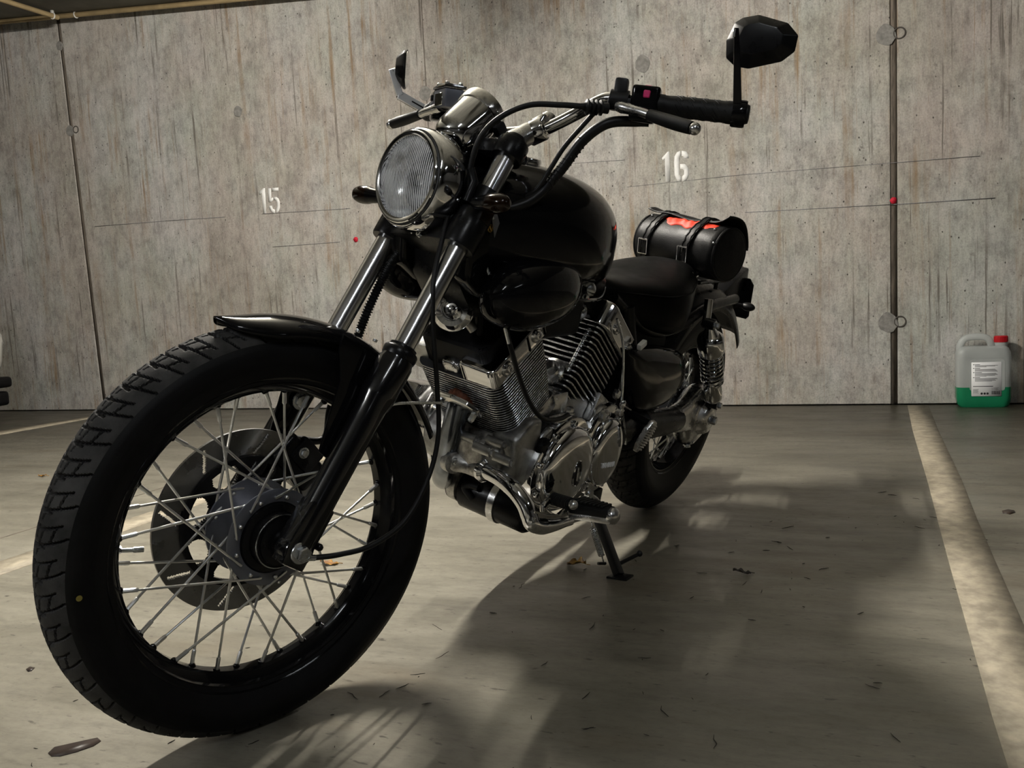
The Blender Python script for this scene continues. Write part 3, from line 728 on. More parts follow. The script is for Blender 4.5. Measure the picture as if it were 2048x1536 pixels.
# ------------------------------------------------------------------ fork
FB0, FB1 = V((1.4994, 0, .357)), V((1.1268, 0, .9588))
FD = (FB1 - FB0).normalized()
FN = V((FD.z, 0, -FD.x))                                        # forward, square to the fork
def fk(s, y=0, e=0): return FB0 + FD * s + Y * y + FN * e
for sd in (1, -1):
    y = .0925 * sd
    g = M().lathe([(.012, -.048), (.0215, -.046), (.0232, -.03), (.0235, .03), (.0242, .175), (.0250, .203), (.0285, .220), (.0292, .226), (.0292, .280), (.0270, .286), (.0270, .291)], fk(0, y), FD, 36)
    g.lathe([(.014, .066), (.025, .068), (.0262, .072), (.0262, .104), (.0245, .108), (.015, .109)] if sd > 0 else [(.014, -.066), (.025, -.068), (.0262, -.072), (.0262, -.104), (.0245, -.108), (.015, -.109)], FA, Y, 32)
    g.prism([(-.022, -.052), (.020, -.052), (.026, -.02), (.022, .05), (-.022, .05)], fk(-.012, y - .018), FN, FD, (0, .036, 0), bev=.006)
    leg = fpart('fork_leg', g, 'slider_paint', None, 'left black fork slider with chrome tube' if sd > 0 else 'right black fork slider with chrome tube')
    fpart('dust_seal', M().lathe([(.019, .289), (.0275, .289), (.0285, .294), (.0285, .301), (.0265, .304), (.0225, .306), (.0225, .310), (.019, .312)], fk(0, y), FD, 36), 'satin_black', leg)
    fpart('fork_tube', M().lathe([(.0178, .285), (.0178, .70)], fk(0, y), FD, 40), 'tube_chrome', leg)
    fpart('fork_cap', M().lathe([(.0185, .695), (.0185, .712), (.0165, .716), (.012, .717), (.011, .711), (.0001, .711)], fk(0, y), FD, 30), 'satin_black', leg)
    g = M()
    if sd > 0:
        g.lathe([(.0165, .108), (.0172, .112), (.0165, .1135), (.0122, .1142)], FA, Y, 32).lathe([(.0125, .113), (.0125, .1225), (.0108, .1245), (.0075, .1247), (.007, .1238), (.0001, .1238)], FA, Y, 6)
    else:
        g.lathe([(.0165, -.108), (.0165, -.113), (.012, -.124)], FA, Y, 6)
    fpart('axle_bolt', g, 'steel', leg, None, 30)
    # small bleeder bolts low on the slider
    fpart('pinch_bolt', M().tube([fk(-.02, y, -.03) - Y * .012, fk(-.02, y, -.03) + Y * .014], .006, 10).ball(fk(-.02, y, -.03) + Y * .014, .0055, 10, 6), 'satin_black', leg)
# fender stay plates between fork and wheel
for sd in (1, -1):
    pl = [(.0, .10), (.030, .105), (.046, .16), (.060, .215), (.088, .25), (.096, .275), (.010, .275)]
    g = M().prism([(e, s) for e, s in pl], fk(0, sd * .0700 - .0025), FN, FD, (0, .005, 0), bev=.0015)
    g.lathe([(.0085, -.006), (.0085, .006)], fk(.125, sd * .0700, .018), Y, 14)
    fpart('fender_stay', g, 'black_paint')
# triple clamps
def clamp(s0, s1, rr, sx):
    g = M()
    for sd in (1, -1):
        g.lathe([(.0179, s0), (rr, s0), (rr + .0015, s0 + .004), (rr + .0015, s1 - .004), (rr, s1), (.0179, s1)], fk(0, .0925 * sd), FD, 32, False, False)
    pl = [(-.072, -.010), (-.03, -.062), (.03, -.062), (.072, -.010), (.072, .018), (.03, .022), (-.03, .022), (-.072, .018)]
    g.prism([(a, b) for a, b in pl], fk(s0 + .004), Y, FN, FD * (s1 - s0 - .008), bev=.005)
    return g
g = clamp(.495, .562, .0275, 1)
lc = fpart('lower_clamp', g, 'satin_black')
fpart('clamp_bolt', M().hexbolt(fk(.53, 0, .0225), FN, .0095, .011), 'steel', lc)
for yy, s in ((-.008, .505), (.016, .500), (.045, .545), (-.045, .545)): fpart('clamp_bolt', M().allen(fk(s, yy, .022), FN, .005, .005), 'steel', lc)
g = clamp(.672, .706, .0262, 1)
uc = fpart('upper_clamp', g, 'satin_black')
fpart('stem_nut', M().lathe([(.017, .704), (.017, .722), (.015, .726), (.009, .727)], fk(0, 0, -.045), FD, 6), 'chrome', uc)
for sd in (1, -1):
    fpart('clamp_bolt', M().allen(fk(.690, sd * .113, -.012), FN, .0055, .012), 'satin_black', uc)
# hook of the cable guide by the left fork cap
fpart('cable_guide', M().tube(spline([(1.1259, 0.105, 0.9444), (1.1133, 0.108, 0.9352), (1.1145, 0.108, 0.9253), (1.1266, 0.108, 0.9257)], 6), .0022, 8), 'black_metal', uc)
for sd in (1, -1):
    g = M()
    g.tube([fk(.565, sd * .093, .03), fk(.60, sd * .094, .035), fk(.615, sd * .088, .05)], .007, 10)
    g.lathe([(.019, .575), (.0235, .575), (.0235, .605), (.019, .605)], fk(0, .0925 * sd), FD, 28, False, False)
    fpart('headlight_bracket', g, 'satin_black')
fpart('fork_reflector', M().prism([(-.011, -.018), (.011, -.018), (.011, .018), (-.011, .018)], fk(.565, .118), FN, FD, (0, .004, 0), bev=.0015), 'amber')

# ------------------------------------------------------------------ headlight
HC, HN = V((1.276, 0, .885)), V((.99, 0, .141)).normalized()
HU = V((-HN.z, 0, HN.x))
g = M().lathe([(.001, -.118), (.028, -.116), (.052, -.106), (.070, -.086), (.078, -.062), (.080, -.046), (.080, -.040)], HC, HN, 48)
hl = fpart('headlight', g, 'black_paint', None, 'round chrome headlight with fluted glass lens')
fpart('headlight_rim', M().lathe([(.080, -.052), (.0835, -.052), (.0855, -.046), (.0862, -.03), (.0850, -.012), (.0825, -.004), (.0795, -.001), (.0785, -.004), (.0785, -.010)], HC, HN, 72, False, False), 'chrome', hl)
fpart('lens_gasket', M().lathe([(.0788, -.012), (.0788, .0005), (.0768, .001), (.0765, -.012)], HC, HN, 64, False, False), 'lens_ring', hl)
fpart('inner_rim', M().lathe([(.0766, -.010), (.0766, .0045), (.0750, .0062), (.0715, .0064), (.0675, .0040), (.0668, -.006)], HC, HN, 72, False, False), 'chrome', hl)
fpart('reflector', M().lathe([(.070, -.006), (.066, -.02), (.055, -.037), (.040, -.049), (.022, -.056), (.010, -.058), (.0001, -.058)], HC, HN, 56, False, False), 'reflector', hl)
g = M().lathe([(.010, -.058), (.010, -.03), (.0085, -.024), (.0001, -.022)], HC, HN, 24)
fpart('bulb_shield', g, 'chrome', hl)
def lens():
    g = M(); n, m = 120, 34; rs = []
    # fluted front glass: vertical ribs in a gently domed disc
    top, bot = [], []
    for i in range(m + 1):
        for j in range(n + 1):
            a, b = -1 + 2 * j / n, -1 + 2 * i / m
            x = a * sqrt(max(0, 1 - b * b / 2)); y = b * sqrt(max(0, 1 - a * a / 2))
            rr = min(1, hypot(x, y)); dome = .0085 * (1 - rr ** 2.2)
            top.append(HC + Y * (x * .0668) + HU * (y * .0668) + HN * (dome + .0005))
            rib = .00085 * abs(sin(pi * x * .0722 / .0042)) * (rr < .9)
            if abs(y) < .17: rib = .0007 * abs(sin(pi * x * .0722 / .0085))
            bot.append(HC + Y * (x * .0668) + HU * (y * .0668) + HN * (dome - .0035 + rib))
    fs = []
    for i in range(m):
        for j in range(n):
            k = i * (n + 1) + j; fs.append((k, k + 1, k + n + 2, k + n + 1))
    K = len(top); fs2 = [tuple(q + K for q in reversed(f)) for f in fs]
    edge = [j for j in range(n + 1)] + [i * (n + 1) + n for i in range(1, m + 1)] + [m * (n + 1) + j for j in range(n - 1, -1, -1)] + [i * (n + 1) for i in range(m - 1, 0, -1)]
    es = [(edge[q], edge[q] + K, edge[(q + 1) % len(edge)] + K, edge[(q + 1) % len(edge)]) for q in range(len(edge))]
    return g.add(top + bot, fs + fs2 + es)
fpart('lens', lens(), 'fluted', hl, None, 60)
for a in (2.2, 4.3): fpart('rim_screw', M().allen(HC + HN * -.03 + (Y * cos(a - pi / 2 + .55) + HU * sin(a - pi / 2 + .55)) * .0858, Y * cos(a - pi / 2 + .55) + HU * sin(a - pi / 2 + .55), .004, .002), 'steel', hl)

# ------------------------------------------------------------------ speedometer
SP, SA = V((1.188, 0, 0.9505)), None
SQ = V((1.1348, 0, 0.9981)); SA = (SQ - SP).normalized()
g = M().lathe([(.001, -.012), (.018, -.010), (.030, -.004), (.0375, .006), (.041, .02), (.041, .078)], SP, SA, 56)
sm = fpart('speedometer', g, 'chrome', None, 'chrome bullet shaped speedometer housing', 50)
fpart('bezel', M().lathe([(.041, .076), (.0432, .077), (.0438, .081), (.0438, .094), (.0425, .099), (.039, .100), (.0385, .097)], SP, SA, 56, False, False), 'chrome_worn', sm)
fpart('dial', M().lathe([(.039, .094), (.0001, .094)], SP, SA, 40, False, False), 'dull_black', sm)
fpart('dial_glass', M().lathe([(.0388, .0955), (.0388, .0975), (.0001, .0985)], SP, SA, 40), 'glass', sm)
g = M().tube([SP + SA * .04 - Z * .035, SP + SA * .03 - Z * .055 - X * .01, fk(.69, 0, .03)], .008, 10)
g.box(SP + SA * .075 + V((0, .022, -.052)), (.03, .018, .03), None, .004)
fpart('speedometer_bracket', g, 'satin_black', sm)
fpart('indicator_lamp_bar', M().box(SP + SA * .086 + V((-.012, .038, -.026)), (.022, .016, .02), Matrix.Rotation(.7, 3, 'Y'), .004), 'plastic', sm)

# ------------------------------------------------------------------ turn signals
for sd in (1, -1):
    yb = .165 * sd
    c0 = V((1.235, sd * .168, .853))
    g = M().tube([V((1.215, sd * .10, .842)), V((1.228, sd * .135, .85))], .0065, 12)
    ts = fpart('turn_signal', g, 'chrome' if sd < 0 else 'black_metal', None, 'front turn signal with dark amber bullet lens')
    # bullet body lies along the bars
    fpart('signal_lens', M().lathe([(.006, -.03), (.0115, -.026), (.0155, -.012), (.0165, .002), (.0158, .012), (.013, .022), (.008, .028), (.001, .030)], c0, V((.05, sd * 1.0, .03)), 28), 'amber', ts)
    fpart('signal_base', M().lathe([(.007, -.052), (.010, -.046), (.0125, -.034), (.0135, -.022), (.0150, -.014)], c0, V((.05, sd * 1.0, .03)), 24, True, False), 'black_paint', ts)

# ------------------------------------------------------------------ handlebar
def mir(p): return V((p[0], -p[1], p[2]))
def mirb(p): return V((p[0], -p[1], p[2] + .045 * abs(p[1])))          # the bars sit a touch higher on the right
HB = [V(q) for q in ((1.0405, 0.07, 0.9889), (1.0199, 0.126, 1.0177), (1.0171, 0.172, 1.0375), (1.0132, 0.196, 1.0431), (1.0002, 0.228, 1.0409), (0.9804, 0.283, 1.0344), (0.9152, 0.393, 1.0273))]
mid = [V((HB[0].x + .012, .03, HB[0].z - .004)), V((HB[0].x + .016, 0, HB[0].z - .006))]
left = spline([mid[1]] + [mid[0]] + HB, 7)
path = [mirb(q) for q in left[:0:-1]] + left
hb = fpart('handlebar', M().tube(path, .0112, 18), 'chrome', None, 'chrome handlebar')
for sd in (1, -1):
    f = (lambda q: V(q)) if sd > 0 else mirb
    # riser: curved chrome neck, clamp block and its round bolt caps
    r0, r1, r2, r3 = [f(q) for q in ((1.0931, 0.05, 0.9587), (1.08, 0.052, 0.9679), (1.052, 0.056, 0.9841), (1.0339, 0.06, 0.9915))]
    ri = fpart('riser', M().tube(spline([r0 - V((.004, 0, .02)), r0, r1, r2, r3], 6), [.021] * 7 + [.0205] * 6 + [.0195] * 6 + [.0185] * 6, 24), 'alu', None, 'polished curved handlebar riser')
    cc = V((HB[0].x + .006, sd * .064, HB[0].z - .002)); ad = (f(HB[1]) - f(HB[0])).normalized()
    g = M().lathe([(.0113, -.017), (.0185, -.017), (.0215, -.013), (.0215, .013), (.0185, .017), (.0113, .017)], cc, ad, 28, False, False)
    up = V((-.5, 0, .86)); sdv = ad.cross(up).normalized()
    g.box(cc + sdv * .0 + up * .004, (.030, .030, .040), Matrix((sdv, ad, up)).transposed(), .007, 3)
    fpart('riser_clamp', g, 'chrome', ri)
    fpart('clamp_cap', M().lathe([(.013, -.006), (.0145, .008), (.0145, .026), (.012, .033), (.006, .036)], cc + up * .010 + sdv * -.012, up, 24), 'chrome', ri)
    fpart('clamp_bolt', M().hexbolt(cc - up * .022 + sdv * .012, -up, .006, .010), 'steel', ri)
    # grip
    a, b = f(HB[5]), f((0.9252, 0.376, 1.0285)); d = (b - a).normalized(); L = (b - a).length
    g = M().lathe([(.0113, -.012), (.0168, -.011), (.0168, -.002), (.0158, 0), (.0158, .006), (.0164, .012), (.0170, L * .5), (.0170, L - .012), (.0180, L - .008), (.0180, L), (.0113, L)], a, d, 28)
    u = d.orthogonal().normalized(); v_ = d.cross(u)
    gp = fpart('grip', g, 'rubber', None, 'black rubber grip')
    g = M()
    for k in range(10):                                         # slanting ridges moulded into the rubber
        for q in range(5):
            a0 = k * 2 * pi / 10
            pts = [a + d * (.018 + q * L * .18 + t_ * L * .06) + (u * cos(a0 + t_ * .5) + v_ * sin(a0 + t_ * .5)) * .0168 for t_ in (0, .5, 1, 1.6)]
            g.tube(pts, .0012, 5)
    fpart('grip_pattern', g, 'rubber', gp)['kind'] = 'stuff'
    fpart('bar_end', M().lathe([(.012, L - .001), (.0155, L + .001), (.0155, L + .022), (.0140, L + .026), (.0085, L + .027), (.0075, L + .024), (.0001, L + .024)], a, d, 24), 'plastic', gp)
    # switch housing
    s = a + d * -.030
    fwd = Z.cross(d * sd).normalized() * -1
    if fwd.x < 0: fwd = -fwd
    upv = fwd.cross(d).normalized()
    if upv.z < 0: upv = -upv
    RM = Matrix((fwd, d, upv)).transposed()
    g = M().box(s + upv * .006 - d * .002, (.036, .046, .040), RM, .006, 3)
    g.box(s - upv * .022 - d * .004 + fwd * .004, (.030, .042, .020), RM, .005, 2)
    sw = fpart('switch_housing', g, 'black_paint', None, 'black switch housing with magenta switch' if sd > 0 else 'black throttle side switch housing')
    fpart('rocker_switch', M().box(s + upv * .0195 + fwd * .010 + d * .000, (.010, .012, .014), RM, .002, 2).box(s + upv * .012 + fwd * .0190, (.004, .011, .012), RM, .0015, 1), 'pink' if sd > 0 else 'plastic', sw)
    # lever and its perch
    pv = f((1.0114, 0.215, 1.0316)); le = [f(q) for q in ((1.0226, 0.222, 1.0281), (1.021, 0.246, 1.023), (1.0214, 0.27, 1.0178), (1.0195, 0.286, 1.0131), (1.0213, 0.33, 1.0014), (1.0227, 0.37, 0.9917))]
    fo = [q + V((.004, 0, 0)) for q in le]
    g = M().box(pv + V((-.004, 0, .002)), (.036, .044, .020), RM, .005).lathe([(.0113, -.015), (.0165, -.015), (.0165, .015), (.0113, .015)], a - d * .075, d, 24, False, False)
    g.box(a - d * .075 + upv * .018, (.022, .022, .034), RM, .005)
    pc = fpart('lever_perch', g, 'plastic')
    lv = fpart('clutch_lever' if sd > 0 else 'brake_lever', M().tube(spline(fo[:4], 5), [.0085, .0095, .010, .0095, .009, .0088, .0085, .0082, .0080, .0078, .0076, .0075, .0075, .0075, .0075, .0075][:16], 14), 'alu', None, 'silver clutch lever with black sleeve' if sd > 0 else 'silver brake lever with black sleeve')
    fpart('lever_sleeve', M().tube(spline(fo[3:], 6), [.0095, .0098, .010, .0102, .0105, .0107, .0108, .0109, .0109, .0108, .0107, .0105, .0100], 16), 'rubber', lv)
    fpart('lever_ball', M().ball(fo[-1] + (fo[-1] - fo[-2]).normalized() * .006, .0098, 18, 12), 'alu', lv)
    fpart('pivot_bolt', M().hexbolt(pv + upv * .011 + V((.012, 0, 0)), upv, .005, .004), 'steel', lv)
# cable boot beside the clutch perch
g = M()
b0, b1 = V((1.0779, 0.192, 1.0207)), V((1.0419, 0.215, 1.0223)); bd = (b1 - b0).normalized(); bl = (b1 - b0).length
g.lathe([(.004, -.008), (.006, 0)] + [q for k in range(4) for q in ((.0085, bl * (.1 + k * .18)), (.0128, bl * (.14 + k * .18)), (.0128, bl * (.2 + k * .18)), (.0085, bl * (.24 + k * .18)))] + [(.009, bl)], b0, bd, 20)
fpart('cable_boot', g, 'rubber')
# brake fluid reservoir on the right bar
rc = V((1.0196, -0.205, 1.053))
RR = Matrix.Rotation(-.35, 3, 'Z')
rv = fpart('brake_reservoir', M().box(rc, (.042, .062, .036), RR, .005), 'hub_grey', None, 'square front brake reservoir with chrome cap')
fpart('reservoir_cap', M().box(rc + V((0, 0, .0215)), (.046, .066, .007), RR, .002).box(rc + V((0, 0, .026)), (.036, .052, .003), RR, .001), 'chrome', rv)
for dx, dy in ((.014, .022), (-.014, .022), (.014, -.022), (-.014, -.022)): fpart('cap_screw', M().ball(rc + RR @ V((dx, dy, .028)), (.005, .005, .004), 10, 6), 'chrome', rv)
fpart('sight_glass', M().box(rc + RR @ V((.0215, 0, -.002)), (.002, .040, .024), RR, .0008, 1), 'mirror', rv)

# ------------------------------------------------------------------ mirrors
MO = [(-.050, -.003), (-.040, .024), (-.028, .032), (-.004, .037), (.042, .026), (.060, .008), (.058, -.016), (.040, -.032), (-.010, -.045), (-.032, -.042), (-.047, -.030)]
def mirror_head(parent, c, nrm, flip, zrot=0.0):
    """hexagonal mirror: glass faces away from nrm, the moulded back bulges along nrm"""
    nrm = nrm.normalized(); u = Z.cross(nrm).normalized(); v_ = nrm.cross(u)
    if flip: u = -u
    pts = [(a * cos(zrot) - b * sin(zrot), a * sin(zrot) + b * cos(zrot)) for a, b in MO]
    back = [(a * .62 + .0, b * .58 + .0) for a, b in pts]
    g = M().prism(pts, c, u, v_, nrm * .006, .0015, 1)
    g.prism(pts, c + nrm * .0055, u, v_, nrm * .017, .002, 2, d2=back)
    h_ = fpart('mirror_head', g, 'satin_black', parent, None, 25)
    fpart('mirror_glass', M().prism([(a * .95, b * .95) for a, b in pts], c - nrm * .0008, u, v_, nrm * .001), 'mirror', parent)
    return h_
# left bar-end mirror
LM = V((0.9092, 0.3949, 1.1461))
g = M().lathe([(.0158, -.011), (.0205, -.011), (.0215, -.008), (.0215, .008), (.0205, .011), (.0158, .011)], V((0.9202, 0.385, 1.0275)), HB[6] - HB[5], 28, False, False)
s0, s1, s2 = V((0.9256, 0.387, 1.0413)), V((0.9405, 0.387, 1.0935)), V((0.9561, 0.387, 1.1484))
g.prism([(-.0068, 0), (.0068, 0), (.0062, (s1 - s0).length), (.0040, (s2 - s0).length), (-.0032, (s2 - s0).length), (-.0050, (s1 - s0).length)], s0 + V((.006, 0, 0)), V((-.45, .89, 0)), (s2 - s0).normalized(), V((.89, .45, 0)) * .006, .0012, 2)
lm = fpart('mirror', g, 'black_paint', None, 'left bar-end mirror seen from its black back')
fpart('stem_pin', M().prism([(-.002, -.006), (.002, -.006), (.002, .006), (-.002, .006)], s2 + V((.012, .001, -.008)), V((-.45, .89, 0)), Z, V((.89, .45, 0)) * .003, .0008, 1), 'steel', lm)
mirror_head(lm, LM - V((.89, .45, 0)) * .022, V((.86, .5, 0)), False)
# small white lettering along the lower edge of the mirror back
u_ = Z.cross(V((.86, .5, 0)).normalized()); n_ = V((.86, .5, 0)).normalized(); g = M()
for k in range(7):
    p = LM - n_ * .0005 + u_ * (-.012 + k * .0046) + Z * (-.0425 + k * .0012)
    for a, b in (((0, 0), (.003, 0)), ((0, 0), (0, .0034)), ((0, .0034), (.003, .0036)), ((.003 if k % 2 else 0, .0017), (.003, .0017)))[: 3 + k % 2]:
        g.tube([p + u_ * a[0] + Z * a[1], p + u_ * b[0] + Z * b[1]], .0003, 4)
# right mirror: bright flat arm, head seen edge-on
a0, a1, a2 = V((0.9208, -0.375, 1.0461)), V((0.9951, -0.392, 1.0718)), V((1.018, -0.395, 1.1219))
pa = V((.58, .72, .38)).normalized()
def bar(p, q, wd, th, g):
    d = (q - p).normalized(); n1 = pa - d * pa.dot(d); n1.normalize(); s_ = d.cross(n1)
    g.prism([(0, -wd / 2), ((q - p).length, -wd / 2), ((q - p).length, wd / 2), (0, wd / 2)], p - n1 * th / 2, d, s_, n1 * th, .001, 1)
g = M(); bar(a0, a1 + (a1 - a0).normalized() * .004, .020, .005, g); bar(a1, a2, .015, .005, g)
rm = fpart('mirror', g, 'alu_satin', None, 'right mirror on a bright flat angled arm')
fpart('arm_edge', M().tube([a0 - pa * .004 - V((0, 0, .007)), a1 - pa * .004 - V((0, .006, .004)), a2 - pa * .004 + V((0, -.006, 0))], .003, 8), 'satin_black', rm)
g = M().tube([a2 + V((0, 0, -.004)), V((0.9931, -0.395, 1.1273))], .0035, 8); g.ball(V((0.997, -0.395, 1.1266)), .006, 10, 8)
fpart('mirror_joint', g, 'chrome', rm)
fpart('arm_slot', M().tube([a0.lerp(a1, .12) + pa * .0032, a0.lerp(a1, .62) + pa * .0032], .0015, 6), 'satin_black', rm)
mirror_head(rm, V((0.977, -0.395, 1.1302)), V((.72, -.69, 0)), True)

# ------------------------------------------------------------------ front fender
def fender(c, R, a0, a1, hw, drop, lip, n=40, m=14, th=.0016):
    rs = []
    for i in range(n + 1):
        t = i / n; a = radians(a0 + (a1 - a0) * t)
        taper = min(1, sqrt(max(0.0, t / .16))) if t < .16 else 1
        up = lip * max(0, 1 - t / .14) ** 2
        row = []
        for j in range(m + 1):
            b = -1 + 2 * j / m
            yy = hw * sin(b * pi / 2) * (.10 + .90 * taper)
            rr = R + up - drop * (1 - cos(b * pi / 2)) * (.35 + .65 * taper)
            row.append(c + V((rr * cos(a), yy, rr * sin(a))))
        rs.append(row)
    g = M(); g.rings(rs, False, False, closed=False)
    return g
def solid(o, th):
    md = o.modifiers.new('thickness', 'SOLIDIFY'); md.thickness = th; md.offset = -1; return o
ff = fpart('front_fender', fender(FA, .3385, 75.5, 156, .058, .029, .009), 'black_paint', None, 'short black front fender with upturned lip', 60); solid(ff, .0022)
g = M()
for q in (-1, 0, 1): g.allen(FA + V((.343 * cos(radians(122 + 5 * q)), .012 * q + .02, .3465 * sin(radians(122 + 5 * q)))), V((cos(radians(122)), 0, sin(radians(122)))), .004, .003)
fpart('fender_bolt', g, 'steel', ff)

# ------------------------------------------------------------------ brake caliper, hose, cables at the front
cc = FA + V((.125 * cos(radians(138)), -.068, .125 * sin(radians(138))))
RC = Matrix.Rotation(-radians(48), 3, 'Y')
cp = fpart('brake_caliper', M().box(cc, (.095, .052, .056), RC, .010, 3).box(cc + V((-.01, .022, .012)), (.05, .02, .045), RC, .006).lathe([(.021, 0), (.021, -.02), (.018, -.024)], cc - Y * .02, Y, 24), 'satin_black', None, 'black front brake caliper behind the disc')
fpart('caliper_bolt', M().hexbolt(cc + V((.0, .033, .02)), Y, .007, .006), 'steel', cp)
fpart('hose_bolt', M().hexbolt(V((1.4216, -0.06, 0.51)), Y, .011, .006), 'steel', cp)
fpart('brake_hose', M().tube(spline([cc + V((-.01, -.02, .03)), (1.3622, -0.075, 0.4358), (1.3477, -0.08, 0.4906), (1.3097, -0.085, 0.5708), (1.2779, -0.085, 0.6534), (1.2502, -0.075, 0.7221), (1.2289, -0.06, 0.7658), (1.2212, -0.05, 0.7773)], 10), .0065, 12), 'rubber')
pts = spline([(1.3042, -0.085, 0.5837), (1.2779, -0.085, 0.6534), (1.2502, -0.075, 0.7221), (1.2325, -0.062, 0.7611)], 60)
g = M().tube(pts, [.0088 if k % 4 < 2 else .0068 for k in range(len(pts))], 12)
fpart('hose_spring', g, 'plastic', None, 'ribbed black sleeve on the brake hose', 30)
sc = fpart('speedometer_cable', M().tube(spline([(1.4983, 0.113, 0.3132), (1.4627, 0.128, 0.3158), (1.412, 0.14, 0.324), (1.3504, 0.142, 0.3539), (1.3026, 0.135, 0.4161), (1.2825, 0.128, 0.4826), (1.2862, 0.12, 0.5637), (1.2965, 0.112, 0.6597), (1.2904, 0.1, 0.7295), (1.261, 0.08, 0.792), (1.2318, 0.06, 0.8404)], 10), .0042, 10), 'rubber')
fpart('cable_ferrule', M().tube([(1.5159, 0.112, 0.3168), (1.4973, 0.114, 0.3133)], .0048, 12), 'steel', sc)
fpart('cable_holder', M().tube(spline([(1.3658, 0.095, 0.5184), (1.3625, 0.1, 0.5272), (1.3611, 0.11, 0.5348), (1.3293, 0.12, 0.5356), (1.2797, 0.128, 0.5328)], 6), .0024, 8), 'steel', sc)
cu = part('clutch_cable', M().tube(spline([(1.1162, 0.1841, 1.0415), (1.1426, 0.155, 1.0369), (1.1746, 0.1191, 1.0283), (1.208, 0.0929, 1.0036), (1.2258, 0.0728, 0.9701), (1.2287, 0.0623, 0.9227), (1.2235, 0.0644, 0.8671), (1.1824, 0.06, 0.8099), (1.1686, 0.075, 0.7703), (1.1604, 0.085, 0.7446), (1.1544, 0.115, 0.6917), (1.1287, 0.135, 0.6235), (1.0839, 0.145, 0.552), (1.0324, 0.148, 0.5005), (0.9742, 0.145, 0.4705), (0.909, 0.14, 0.4608), (0.8688, 0.135, 0.4615)], 8), .0048, 10), 'rubber')
part('cable_sleeve', M().tube(spline([(1.184, 0.0655, 0.8042), (1.1766, 0.0805, 0.7714), (1.1685, 0.0905, 0.7459), (1.1628, 0.1205, 0.6934), (1.1436, 0.1385, 0.6347)], 8), .0028, 8), 'steel', cu)
part('cable_tie', M().tube([(1.1653, 0.089, 0.7473), (1.1213, 0.075, 0.7686)], .0012, 6), 'steel', cu)
wl_ = part('wiring_loom', M().tube(spline([(1.03, 0.2615, 1.0384), (1.0384, 0.2449, 1.0353), (1.0729, 0.2089, 1.0233), (1.0908, 0.1786, 0.989), (1.0984, 0.1566, 0.9442), (1.1063, 0.134, 0.9042), (1.1296, 0.1174, 0.8749), (1.1577, 0.0885, 0.8566), (1.1695, 0.0661, 0.8538)], 10), .0088, 14), 'plastic', None, False, 'black taped wiring loom below the handlebar')
pts = spline([(1.0908, 0.1786, 0.989), (1.0984, 0.1566, 0.9442), (1.1063, 0.134, 0.9042)], 24); g = M()
for i in range(0, len(pts) - 3, 4):
    d = (pts[i + 1] - pts[i]).normalized(); g.torus(pts[i], d + V((.25, .2, .1)), .0088, .0009, 18, 5)
part('loom_tape', g, 'plastic', wl_)
part('throttle_cable', M().tube(spline([(1.0945, 0.1976, 1.0414), (1.1009, 0.1792, 1.0121), (1.1088, 0.1564, 0.9735), (1.1149, 0.1394, 0.9319), (1.1199, 0.1221, 0.8955), (1.1288, 0.0831, 0.863)], 8), .0040, 10), 'rubber')

# ------------------------------------------------------------------ rear wheel, drive, suspension
RA = V((0, 0, .317))
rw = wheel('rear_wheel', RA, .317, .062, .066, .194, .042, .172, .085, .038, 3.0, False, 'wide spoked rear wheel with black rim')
dm = V((.0, .0, .317))
g = M().lathe([(.045, .030), (.085, .062), (.094, .078), (.094, .092), (.088, .104), (.070, .114), (.052, .120), (.046, .132), (.040, .140), (.028, .143), (.0001, .143)], RA, Y, 48)
g.prism([(0, -.052), (.10, -.040), (.16, -.034), (.16, .034), (.10, .044), (.02, .082), (-.02, .06)], RA + V((.02, .072, .012)), X, Z, (0, .045, 0), bev=.014, seg=3)
g.tube([RA + V((-.035, .10, .055)), RA + V((.018, .128, .066))], .017, 16)
fd = part('final_drive', g, 'alu', None, None, 'polished aluminium final drive housing')
part('axle_nut', M().hexbolt(RA + Y * .143, Y, .0125, .016), 'steel', fd)
for k in range(6):
    a = radians(20 + 52 * k); part('cover_bolt', M().hexbolt(RA + V((.078 * cos(a), .108, .078 * sin(a))), Y, .005, .005, False), 'steel', fd)
part('drain_plug', M().hexbolt(RA + V((.03, .10, -.085)), V((.1, .4, -.9)), .009, .010), 'steel', fd)
g = M().tube(spline([RA + V((.16, .094, .012)), RA + V((.26, .092, .018)), RA + V((.40, .088, .03)), RA + V((.56, .08, .045))], 5), [.034, .035, .036, .037, .038, .038, .038, .039, .039, .040, .041, .042, .043, .044, .045, .046][:16], 20)
sa = part('swingarm', g, 'satin_black', None, None, 'black drive shaft swingarm tube')
part('rubber_boot', M().lathe([(.044, 0), (.050, .008), (.044, .016), (.052, .026), (.045, .034), (.053, .046), (.047, .056), (.054, .066)], RA + V((.40, .088, .03)), V((1, -.05, .09)), 28), 'rubber', sa)
part('right_swingarm', M().tube(spline([RA + V((-.02, -.10, 0)), RA + V((.2, -.10, .01)), RA + V((.56, -.09, .045))], 5), .022, 14), 'satin_black', sa)
